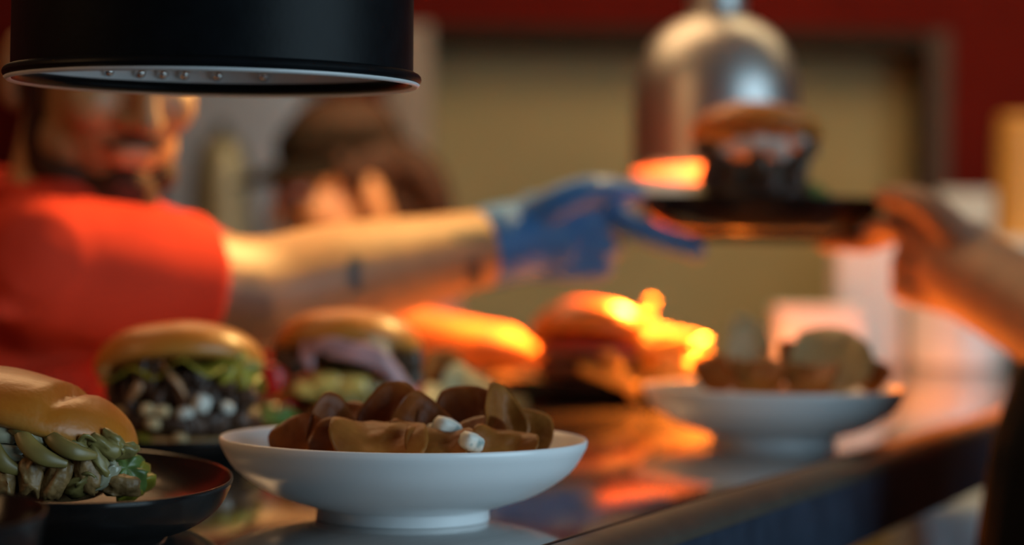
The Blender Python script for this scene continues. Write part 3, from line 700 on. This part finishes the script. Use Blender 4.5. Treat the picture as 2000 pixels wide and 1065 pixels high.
chip(800, 872, 1.36, 0.018, 'chip_dark', (50, 20, 0), 0.4, 'dark chip between the wide pale chip and the small tan chip', 14)
chip(660, 872, 1.355, 0.018, 'chip_dark', (60, -8, 0), 0.5, 'dark chip at the front rim left of the wide pale chip', 15)
chip(760, 890, 1.41, 0.034, 'chip_dark', (5, 3, 0), 0.2, 'flat dark chip at the bottom of the front bowl', 16, 1.3)
chip(900, 888, 1.41, 0.034, 'chip_dark', (5, -3, 0), 0.2, 'flat dark chip at the bottom right of the front bowl', 17, 1.2)
for i, (px, py, d, s, lab) in enumerate([(872, 840, 1.365, 0.0078, 'larger blue cheese cube on the chips in the front bowl'), (921, 864, 1.34, 0.0062, 'smaller blue cheese cube at the front rim of the bowl'),
                                         (850, 846, 1.375, 0.0055, 'shaded cheese crumb left of the larger blue cheese cube')]):
    tag(put('cheese_cube', chunk(s*1.25, s, s*0.95, seed=i*4+0.6, amt=0.06), M['blue_cheese'], loc=W(px, py, d), rot=(0.2, 0.35, 0.6)), lab, 'cheese', 'blue cheese in the front bowl')
# chips in the far bowl
g2 = 'potato chips in the far bowl'
chip(1458, 668, 1.98, 0.024, 'chip_pale', (78, 5, 10), 0.2, 'pale round chip standing at the left of the far bowl', 21, 0.85, g2)
chip(1618, 705, 1.95, 0.033, 'chip_pale', (58, -4, 0), 0.35, 'broad pale chip lying across the right of the far bowl', 22, 1.15, g2)
chip(1540, 705, 1.99, 0.018, 'chip_tan', (70, 10, 30), 0.6, 'small tan chip between the two pale chips in the far bowl', 23, 0.9, g2)
chip(1700, 730, 1.97, 0.018, 'chip_tan', (55, 25, 0), 0.5, 'tan chip at the right rim of the far bowl', 24, 1.0, g2)
chip(1480, 735, 1.93, 0.020, 'chip_tan', (45, 0, 0), 0.4, 'tan chip at the front left rim of the far bowl', 25, 1.3, g2)
chip(1580, 742, 1.92, 0.020, 'chip_tan', (40, 0, 0), 0.4, 'tan chip at the front rim under the broad pale chip', 26, 1.3, g2)
chip(1400, 728, 1.98, 0.020, 'chip_tan', (50, -15, 0), 0.5, 'tan chip at the left end of the far bowl', 27, 1.1, g2)
chip(1515, 760, 1.97, 0.040, 'chip_tan', (4, 0, 0), 0.15, 'flat tan chip at the bottom of the far bowl', 28, 1.2, g2)
# potato pieces on the third plate
g3 = 'potato pieces beside the pink onion burger'
chip(862, 740, 1.96, 0.026, 'chip_tan', (75, 10, 20), 0.6, 'tall tan potato piece leaning on the pink onion burger', 31, 0.8, g3)
chip(905, 765, 1.95, 0.024, 'chip_pale', (60, 25, 0), 0.5, 'pale potato piece beside the pink onion burger above the front bowl', 32, 1.0, g3)
chip(945, 780, 1.97, 0.022, 'chip_tan', (55, 30, 0), 0.5, 'orange-brown potato piece at the right end of the third plate', 33, 1.0, g3)
chip(880, 785, 1.93, 0.022, 'chip_pale', (35, 8, 0), 0.3, 'flat potato piece low on the third plate', 34, 1.2, g3)

# fries beside burger 4
fry_me = box(0.062, 0.0095, 0.0095, bev=0.002).disp(0.0012, 60, 2).mesh('french_fry')
fry_me.materials.append(M['fry'])
rf = random.Random(5)
flab = 'golden fry in the glowing pile beside the orange-lit burger'
for i in range(58):
    t = rf.random(); px = 1222+t*138
    top = 612+max(0, px-1225)*0.42; py = top+10+(738-top)*rf.random()**0.9
    d = 2.47+rf.uniform(-0.045, 0.05)
    o = link('french_fry', fry_me, M['fry'], loc=W(px, py, d), rot=(rf.uniform(-0.3, 0.3), rf.uniform(-0.45, 0.6), rf.uniform(-0.9, 0.9)))
    tag(o, flab, 'fry', 'fries beside the orange-lit burger')
for px, py, d, ry, rz, lab in [(1250, 636, 2.55, -1.1, 0.2, 'fry standing upright at the top of the glowing pile'), (1215, 735, 2.39, 0.9, -0.5, 'fry slipping down in front of the orange-lit burger'),
                               (1190, 740, 2.385, 0.35, -0.2, 'short-looking fry lying against the lower bun of the orange-lit burger'), (1055, 805, 2.10, -0.45, 0.3, 'loose orange-lit fry lying left of the front bowl rim reflection')]:
    if px == 1055: continue
    o = link('french_fry', fry_me, M['fry'], loc=W(px, py, d), rot=(0, ry, rz)); tag(o, lab, 'fry', 'fries beside the orange-lit burger')

# white things at the far end of the counter
f1 = W(1690, 705, 3.35)
tb = thing('tall_box', 'tall white box standing at the far end of the counter', 'box', (f1.x, 3.35, TOP))
put('carton', bx(-0.046, 0.046, -0.05, 0.05, 0, 0.175, 0.004), M['white_box'], tb)
put('lid_flap', bx(-0.047, 0.047, -0.051, 0.051, 0.172, 0.182, 0.002), M['white_box'], tb)
f2 = W(1590, 700, 3.2)
lbx = thing('low_box', 'low cream box lying in front of the tall white box', 'box', (f2.x, 3.22, TOP))
put('carton', bx(-0.052, 0.062, -0.04, 0.05, 0, 0.078, 0.006), M['white_box'], lbx)
put('lid_flap', bx(-0.053, 0.063, -0.041, 0.051, 0.074, 0.083, 0.003), M['white_box'], lbx)
f3 = W(1868, 705, 3.3)
ck = thing('ceramic_crock', 'white ceramic crock on the counter below the bare hand', 'crock', (f3.x, 3.3, TOP))
put('body', lathe(smooth_prof([(0, 0), (0.058, 0), (0.066, 0.01), (0.068, 0.06), (0.066, 0.11), (0.060, 0.118), (0.056, 0.11), (0.055, 0.03), (0, 0.02)], 4), 48), M['white_glaze'], ck)
put('rim', lathe([(0.061+0.004*cos(a), 0.118+0.003*sin(a)) for a in [2*pi*i/12 for i in range(13)]], 48), M['white_glaze'], ck)

# ------------------------------------------------------------------ people
def hand_parts(wrist, f, t, left, fingers, thumb_pts, off=0.0, palm=0.090, scale=1.0):
    """f: towards fingers, t: towards thumb side. fingers: 4 of dict(curl=(a,b,c)) or explicit pts"""
    f = f.normalized(); t = (t-f*t.dot(f)).normalized()
    n = f.cross(t) if left else -(f.cross(t))
    P = []; s = scale
    lens = [(0.044, 0.027, 0.022), (0.048, 0.030, 0.023), (0.045, 0.028, 0.023), (0.035, 0.021, 0.020)]
    spread = (0.031, 0.0105, -0.0105, -0.030); adv = (0.0, 0.004, 0.0, -0.008); fr = (0.0100, 0.0102, 0.0098, 0.0088)
    for i in range(4):
        k = wrist+f*(palm*s+adv[i]*s)+t*spread[i]*s
        base = wrist+f*0.004+t*spread[i]*0.62*s
        P.append(tube([base, (base+k)/2-n*0.003, k], [(0.0155*s+off, 0.0145*s+off), (0.0145*s+off, 0.0135*s+off), (0.0118*s+off, 0.0118*s+off)], 12, 4, up=n))
        fg = fingers[i]
        if 'pts' in fg: pts = [k]+fg['pts']
        else:
            pts = [k]; a = 0.0
            for ln, c in zip(lens[i], fg['curl']):
                a += radians(c); dr = f*cos(a)+n*sin(a)+t*fg.get('side', 0)
                pts.append(pts[-1]+dr.normalized()*ln*s)
        r = fr[i]*s+off
        P.append(tube(pts, [r*1.08]+[r]*(len(pts)-2)+[r*0.82], 12, 4))
    P.append(tube([wrist+f*0.012+t*0.018*s, wrist+f*0.05*s+n*0.004, wrist+f*0.08*s], [(0.030*s+off, 0.014*s+off), (0.034*s+off, 0.014*s+off), (0.030*s+off, 0.011*s+off)], 14, 4, up=n))
    r = 0.0118*s+off
    P.append(tube(thumb_pts, [r*1.45, r*1.15, r, r*0.8], 12, 5))
    return P, n
def head_parts(mx):
    P = [ball((0, 0.012, 0.055), (0.076, 0.096, 0.086)), ball((0, -0.030, -0.022), (0.060, 0.066, 0.082)), ball((0, -0.072, -0.088), (0.026, 0.022, 0.020)),
         ball((0.036, -0.062, -0.012), (0.026, 0.03, 0.028)), ball((-0.036, -0.062, -0.012), (0.026, 0.03, 0.028)),
         ball((0.03, -0.080, 0.040), (0.030, 0.018, 0.011)), ball((-0.03, -0.080, 0.040), (0.030, 0.018, 0.011)),
         tube([V((0, -0.088, 0.036)), V((0, -0.103, 0.008)), V((0, -0.112, -0.014))], [0.009, 0.010, 0.0125], 12, 4),
         ball((0.012, -0.100, -0.018), (0.009, 0.011, 0.008)), ball((-0.012, -0.100, -0.018), (0.009, 0.011, 0.008)),
         ball((0, -0.090, -0.046), (0.024, 0.010, 0.0055)), ball((0, -0.088, -0.058), (0.021, 0.010, 0.0065)),
         ball((0.040, -0.02, -0.060), (0.026, 0.045, 0.028)), ball((-0.040, -0.02, -0.060), (0.026, 0.045, 0.028))]
    for s in (1, -1):
        P.append(ball((s*0.081, 0.020, -0.010), (0.011, 0.021, 0.036), mx=Matrix.Rotation(s*0.35, 4, 'Z')))
        P.append(ball((s*0.076, 0.010, -0.036), (0.009, 0.010, 0.012)))
    for p in P: p.xf(mx)
    return P
def eyes(par, mx):
    for s in (1, -1):
        e = put('eye', ball((s*0.031, -0.079, 0.024), (0.0115, 0.0115, 0.0115)).xf(mx), M['eye'], par)
        put('iris', ball((s*0.031, -0.0885, 0.0225), (0.0052, 0.0028, 0.0052), 14, 8).xf(mx), M['iris'], e)
        put('eyelid', ball((s*0.031, -0.0785, 0.0275), (0.0132, 0.0125, 0.0105)).xf(mx), M['skin'], e)
def beard_parts(mx):
    P = [ball((0, -0.060, -0.097), (0.040, 0.044, 0.028)), ball((0, -0.086, -0.084), (0.024, 0.016, 0.020))]
    for s in (1, -1):
        P.append(ball((s*0.042, -0.024, -0.084), (0.027, 0.046, 0.022)))
        P.append(tube([V((s*0.073, -0.006, 0.020)), V((s*0.068, -0.010, -0.030)), V((s*0.060, -0.014, -0.070))], [(0.005, 0.008), (0.007, 0.010), (0.012, 0.020)], 12, 5))
        P.append(tube([V((0, -0.099, -0.035)), V((s*0.014, -0.096, -0.037)), V((s*0.027, -0.088, -0.046))], [0.0042, 0.0042, 0.0025], 10, 4))
    for p in P: p.xf(mx)
    return P
def hair_parts(mx, long=False):
    P = [ball((0, 0.022, 0.086), (0.081, 0.096, 0.068)), ball((0, 0.070, 0.045), (0.060, 0.048, 0.060))]
    for s in (1, -1): P.append(tube([V((s*0.070, -0.02, 0.06)), V((s*0.076, -0.012, 0.03)), V((s*0.075, -0.008, 0.004))], [0.014, 0.010, 0.006], 10, 4))
    for p in P: p.xf(mx)
    return P
def legs_parts(hip, fx, sd, off=0.0, foot=True):
    """sd: unit vector to the right side; fx: facing"""
    P = []
    for s in (1, -1):
        h = hip+sd*s*0.095; k = V((h.x, h.y, 0.50))+fx*0.02+sd*s*0.01; a = V((h.x, h.y, 0.09))-fx*0.01+sd*s*0.015
        P.append(tube([h+V((0, 0, 0.03)), (h+k)/2, k, (k*0.55+a*0.45), a], [0.092+off, 0.080+off, 0.058+off, 0.060+off, 0.043+off], 16, 5))
        if foot: P.append(tube([a+V((0, 0, -0.04))-fx*0.04, a+V((0, 0, -0.045))+fx*0.06, a+V((0, 0, -0.06))+fx*0.15], [(0.042, 0.045), (0.046, 0.040), (0.038, 0.026)], 14, 4))
    return P
def torso_parts(hip, chest, neck, sd, sl, sr, off=0.0):
    up_ = sd
    mid = hip.lerp(chest, 0.45)
    P = [tube([hip+V((0, 0, -0.04)), hip+V((0, 0, 0.04)), mid, chest, chest.lerp(neck, 0.55), neck],
              [(0.115+off, 0.165+off), (0.120+off, 0.168+off), (0.112+off, 0.150+off), (0.120+off, 0.168+off), (0.090+off, 0.150+off), (0.055+off, 0.062+off)], 24, 5, up=up_),
         tube([sl, chest.lerp(neck, 0.62), sr], [0.050+off, 0.078+off, 0.050+off], 18, 5),
         tube([sl.lerp(neck, 0.12)+V((0, 0, 0.004)), sl.lerp(neck, 0.6)+V((0, 0, 0.0)), neck+V((0, 0, -0.005)), sr.lerp(neck, 0.6)+V((0, 0, 0.0)), sr.lerp(neck, 0.12)+V((0, 0, 0.004))], [0.040+off, 0.048+off, 0.056+off*0.5, 0.048+off, 0.040+off], 18, 5)]
    return P
def skinmesh(name, parts, m, par, voxel=0.004, smooth=5, mats=None):
    me = union(parts, voxel, smooth, name); o = link(name, me, m, par); return o

# ---- chef in red
chef = thing('person', 'man in a red shirt with tattooed forearm and blue glove passing a plate', 'person')
hip = V((-0.47, 2.20, 0.92)); chest = V((-0.44, 2.18, 1.30)); neck = V((-0.40, 2.165, 1.475))
fx = V((0.93, -0.36, 0)); sd = V((-0.36, -0.93, 0))         # facing, right side
sR = W(80, 518, 1.985); sL = V((-0.375, 2.36, 1.425))
eR = W(492, 578, 2.11); wR = W(1000, 474, 2.245)
eL = W(560, 630, 2.66); wL = W(945, 680, 2.63)
hc = W(207, 190, 2.12); hc.z = CAMZ+0.148
hm = Matrix.Translation(hc) @ Matrix.Rotation(radians(31), 4, 'Z') @ Matrix.Rotation(radians(21), 4, 'X') @ Matrix.Scale(0.98, 4)
fR = [dict(pts=[W(1240, 446, 2.262), W(1305, 470, 2.268), W(1358, 489, 2.27)]), dict(curl=(52, 62, 40)), dict(curl=(58, 66, 40)), dict(curl=(60, 66, 40))]
thR = [W(1035, 432, 2.24), W(1098, 392, 2.232), W(1165, 372, 2.245), W(1238, 380, 2.29)]
fdir = W(1185, 462, 2.27)-wR; tdir = V((0.05, 0.0, 1))
def chef_right(off): return hand_parts(wR, fdir, tdir, False, fR, thR, off, palm=0.088)[0]
fdL = V((0.95, 0.02, -0.13)); tdL = V((0, -1, 0.12))
fL = [dict(curl=(8, 22, 15)), dict(curl=(10, 24, 15)), dict(curl=(12, 26, 15)), dict(curl=(14, 28, 15))]
thL = [wL+V((0.012, -0.022, 0.0)), wL+V((0.045, -0.045, -0.004)), wL+V((0.075, -0.050, -0.012)), wL+V((0.098, -0.044, -0.020))]
def arm(s, e, w, r0, rE, rF, rW, off=0.0):
    m1 = s.lerp(e, 0.5); m2 = e.lerp(w, 0.32); m3 = e.lerp(w, 0.72)
    return tube([s, m1, e, m2, m3, w, w.lerp(m3, -0.35)], [r0+off, r0*0.95+off, rE+off, rF+off, (rW*0.62+rF*0.38)+off, rW+off, rW+off], 18, 6)
body = head_parts(hm)+[tube([hm @ V((0, 0.02, -0.02)), hm @ V((0, 0.03, -0.09)), neck+V((0, 0, 0.0)), chest.lerp(neck, 0.8)], [0.058, 0.058, 0.062, 0.075], 18, 5)]
body += torso_parts(hip, chest, neck, sd, sL, sR)+legs_parts(hip, fx, sd)
body += [arm(sR, eR, wR, 0.056, 0.052, 0.050, 0.034), arm(sL, eL, wL, 0.054, 0.046, 0.044, 0.028)]
body += chef_right(0.0)+hand_parts(wL, fdL, tdL, True, fL, thL, 0.0, palm=0.082, scale=0.95)[0]
skinmesh('body', body, M['skin_ink'], chef, 0.0035, 6)
eyes(chef, hm)
skinmesh('hair', hair_parts(hm), M['hair'], chef, 0.004, 3)
skinmesh('beard', beard_parts(hm), M['beard'], chef, 0.0025, 3)
cR = sR.lerp(eR, 0.72); cL = sL.lerp(eL, 0.8)
shirt = torso_parts(hip+V((0, 0, 0.02)), chest, neck+V((0, 0, -0.02)), sd, sL, sR, 0.012)
shirt += [tube([sR, sR.lerp(cR, 0.5), cR], [0.060, 0.063, 0.062], 24, 6, cap=False), tube([sL, sL.lerp(cL, 0.5), cL], [0.064, 0.063, 0.062], 24, 6, cap=False)]
for i in range(7):      # soft folds running from the armpit along the sleeve
    a = radians(-20+i*24); o1 = V((0.05*sin(a)*0.4, -0.060*cos(a), 0.060*sin(a)))
    p0 = sR+V((-0.02+0.01*i, 0, 0))+o1*0.85; p1 = cR.lerp(sR, 0.12)+o1*0.93
    shirt.append(tube([p0+V((0, 0, -0.02)), p0.lerp(p1, 0.5)+V((0, 0, -0.006)), p1], [0.010, 0.013, 0.008], 10, 4))
for k in range(4):
    z = 1.12+0.07*k
    shirt.append(tube([chest+V((-0.02, -0.17, z-1.30)), chest+V((0.10, -0.13, z-1.27)), chest+V((0.14, 0.0, z-1.22))], [0.008, 0.012, 0.008], 10, 4))
skinmesh('shirt', shirt, M['shirt'], chef, 0.0045, 9)
col = []
cpts = []
for i in range(13):
    a = 2*pi*i/12; cpts.append(neck+V((0, 0, 0.012))+fx*0.075*cos(a)+sd*0.080*sin(a)+V((0, 0, -0.020*cos(a)-0.012)))
col.append(tube(cpts, [(0.009, 0.019)]*13, 12, 4, up=V((0, 0, 1))))
skinmesh('collar', col, M['shirt'], chef, 0.003, 4)
skinmesh('trousers', [tube([hip+V((0, 0, -0.06)), hip+V((0, 0, 0.05))], [(0.130, 0.180), (0.129, 0.178)], 24, 4, up=sd)]+legs_parts(hip, fx, sd, 0.014, False), M['black_cloth'], chef, 0.006, 5)
gl = chef_right(0.0028)
wdir = (wR-eR).normalized()
gl.append(tube([wR-wdir*0.022, wR+wdir*0.01, wR+fdir.normalized()*0.04], [(0.0395, 0.0395), (0.0385, 0.0385), (0.030, 0.036)], 20, 4))
skinmesh('glove', gl, M['glove'], chef, 0.0028, 4)['label'] = 'blue nitrile glove'

# ---- waiter reaching in from the right
wai = thing('person', 'person in black at the right edge reaching in a bare hand for the plate', 'person')
hip = V((0.488, 1.86, 0.92)); chest = V((0.512, 1.86, 1.26)); neck = V((0.575, 1.86, 1.47))
fx = V((-0.80, 0.60, 0)); sd = V((0.60, 0.80, 0))
sL = V((0.475, 1.725, 1.42)); sR = V((0.68, 2.00, 1.42))
wL = W(1915, 548, 2.20); eL = V((0.545, 1.945, 1.335)); eR = V((0.80, 2.06, 1.16)); wR = V((0.74, 2.22, 0.98))
hm = Matrix.Translation((0.56, 1.87, 1.625)) @ Matrix.Rotation(radians(-127), 4, 'Z') @ Matrix.Scale(0.97, 4)
fdw = W(1752, 482, 2.28)-wL; tdw = V((0.25, 0, 1))
fw = [dict(pts=[W(1705, 470, 2.30), W(1655, 470, 2.31), W(1610, 472, 2.315)]), dict(pts=[W(1742, 440, 2.27), W(1718, 446, 2.285), W(1700, 464, 2.30)]), dict(curl=(50, 60, 40)), dict(curl=(52, 60, 40))]
thw = [W(1878, 470, 2.20), W(1822, 412, 2.215), W(1775, 388, 2.24), W(1728, 384, 2.28)]
body = head_parts(hm)+[tube([hm @ V((0, 0.02, -0.02)), hm @ V((0, 0.03, -0.09)), neck, chest.lerp(neck, 0.8)], [0.056, 0.056, 0.060, 0.075], 18, 5)]
body += torso_parts(hip, chest, neck, sd, sL, sR, -0.01)+legs_parts(hip, fx, sd)
body += [arm(sL, eL, wL, 0.050, 0.047, 0.049, 0.043), arm(sR, eR, wR, 0.050, 0.044, 0.042, 0.030)]
body += hand_parts(wL, fdw, tdw, True, fw, thw, 0.0, palm=0.080, scale=1.15)[0]
fr_ = [dict(curl=(15, 20, 15))]*4; dn = V((-0.15, 0.25, -0.95)); tt = V((-0.8, 0.5, 0))
body += hand_parts(wR, dn, tt, False, fr_, [wR+V((-0.02, 0.01, -0.02)), wR+V((-0.04, 0.025, -0.05)), wR+V((-0.045, 0.035, -0.08)), wR+V((-0.045, 0.04, -0.10))], 0.0)[0]
skinmesh('body', body, M['skin_b'], wai, 0.0035, 6)
eyes(wai, hm)
skinmesh('hair', hair_parts(hm), M['hair'], wai, 0.004, 3)
cL = eL.lerp(wL, 0.34)
shirt = torso_parts(hip+V((0, 0, 0.02)), chest, neck+V((0, 0, -0.02)), sd, sL, sR, 0.003)
shirt += [tube([sL, sL.lerp(eL, 0.5), eL, cL], [0.060, 0.060, 0.058, 0.058], 20, 5), tube([sR, sR.lerp(eR, 0.5), eR], [0.060, 0.060, 0.056], 20, 5)]
shirt.append(tube([hip+V((0, 0, -0.03)), hip+V((0, 0, 0.06)), hip.lerp(chest, 0.6), hip.lerp(chest, 1.08)], [(0.140, 0.182), (0.142, 0.182), (0.140, 0.178), (0.130, 0.170)], 24, 5, up=sd))
skinmesh('shirt', shirt, M['black_cloth'], wai, 0.005, 8)
skinmesh('trousers', [tube([hip+V((0, 0, -0.06)), hip+V((0, 0, 0.05))], [(0.125, 0.176), (0.124, 0.174)], 24, 4, up=sd)]+legs_parts(hip, fx, sd, 0.014, False), M['black_cloth'], wai, 0.006, 5)

# ---- second cook, far behind
ckp = thing('person', 'cook in a dark cap with head bowed, standing behind the outstretched arm', 'person')
hx = W(668, 335, 3.42)
hip = V((hx.x-0.02, 3.52, 0.86)); chest = V((hx.x+0.02, 3.50, 1.20)); neck = V((hx.x+0.03, 3.47, 1.385))
fx = V((-0.80, -0.60, 0)); sd = V((-0.60, 0.80, 0))
sR = neck+sd*0.16+V((0, 0, -0.05)); sL = neck-sd*0.16+V((0, 0, -0.05))
eR = sR+V((-0.06, -0.02, -0.26)); wR = eR+V((-0.14, -0.16, -0.02)); eL = sL+V((0.02, -0.05, -0.26)); wL = eL+V((-0.14, -0.16, -0.02))
hm = Matrix.Translation((hx.x-0.005, 3.42, CAMZ+0.062)) @ Matrix.Rotation(radians(-60), 4, 'Z') @ Matrix.Rotation(radians(12), 4, 'X') @ Matrix.Scale(0.93, 4)
body = head_parts(hm)+[tube([hm @ V((0, 0.02, -0.02)), hm @ V((0, 0.03, -0.09)), neck, chest.lerp(neck, 0.8)], [0.052, 0.050, 0.054, 0.07], 18, 5)]
body += torso_parts(hip, chest, neck, sd, sL, sR, -0.02)+legs_parts(hip, fx, sd, -0.008)
body += [arm(sR, eR, wR, 0.045, 0.040, 0.040, 0.028), arm(sL, eL, wL, 0.045, 0.040, 0.040, 0.028)]
for w_, lf in ((wR, False), (wL, True)):
    dr = V((-0.6, -0.75, -0.1)); tt = V((0.3, -0.3, 0.9))
    body += hand_parts(w_, dr, tt, lf, [dict(curl=(25, 35, 20))]*4, [w_+V((-0.01, -0.02, 0.02)), w_+V((-0.03, -0.05, 0.03)), w_+V((-0.05, -0.08, 0.03)), w_+V((-0.06, -0.10, 0.025))], 0.0, scale=0.92)[0]
skinmesh('body', body, M['skin'], ckp, 0.0045, 5)
eyes(ckp, hm)
hp_ = hair_parts(hm)
hp_.append(tube([hm @ V((0.0, 0.09, 0.05)), hm @ V((0.02, 0.135, 0.01)), hm @ V((0.02, 0.155, -0.05)), hm @ V((0.01, 0.15, -0.085))], [0.030, 0.032, 0.026, 0.012], 14, 5))
hp_.append(tube([hm @ V((-0.03, 0.07, 0.02)), hm @ V((-0.02, 0.10, -0.03)), hm @ V((0.0, 0.135, -0.06))], [0.03, 0.028, 0.02], 12, 4))
sb_ = ball((0.062, 0.035, 0.045), (0.022, 0.062, 0.040)); hp_.append(sb_.xf(hm))
skinmesh('hair', hp_, M['hair'], ckp, 0.004, 3)
capm = [ball((0, 0.015, 0.080), (0.086, 0.102, 0.060)), tube([V((0, 0.115, 0.068)), V((0, 0.06, 0.06))], [0.02, 0.02], 10, 3)]
for p in capm: p.xf(hm)
skinmesh('cap_crown', capm, M['cap'], ckp, 0.004, 4)
br = MB(); vs = []; fs = []
for s_ in (0.0, -0.004):
    for i in range(6):
        for k in range(13):
            a = radians(-62+k*124/12); rr = 0.085+0.075*i/5*cos(a*1.1)**0.6
            vs.append(V((rr*sin(a), 0.015-rr*cos(a)*1.12, 0.068+s_-0.02*(i/5)-0.012*sin(a)**2)))
NN = 78
for s_ in range(2):
    for i in range(5):
        for k in range(12):
            q = (s_*NN+i*13+k, s_*NN+i*13+k+1, s_*NN+(i+1)*13+k+1, s_*NN+(i+1)*13+k); fs.append(q if s_ == 0 else q[::-1])
edge = [i*13 for i in range(6)]+[5*13+k for k in range(1, 13)]+[i*13+12 for i in range(4, -1, -1)]
for a_, b_ in zip(edge, edge[1:]): fs.append((a_, b_, NN+b_, NN+a_))
put('cap_brim', br.add(vs, fs).xf(hm), M['cap'], ckp)
shirt = torso_parts(hip+V((0, 0, 0.02)), chest, neck+V((0, 0, -0.02)), sd, sL, sR, -0.008)
shirt += [tube([sR, sR.lerp(eR, 0.5), eR], [0.056, 0.056, 0.052], 20, 5), tube([sL, sL.lerp(eL, 0.5), eL], [0.056, 0.056, 0.052], 20, 5)]
skinmesh('shirt', shirt, M['brown_cloth'], ckp, 0.006, 6)
skinmesh('trousers', [tube([hip+V((0, 0, -0.06)), hip+V((0, 0, 0.05))], [(0.118, 0.166), (0.116, 0.164)], 24, 4, up=sd)]+legs_parts(hip, fx, sd, 0.008, False), M['black_cloth'], ckp, 0.007, 5)
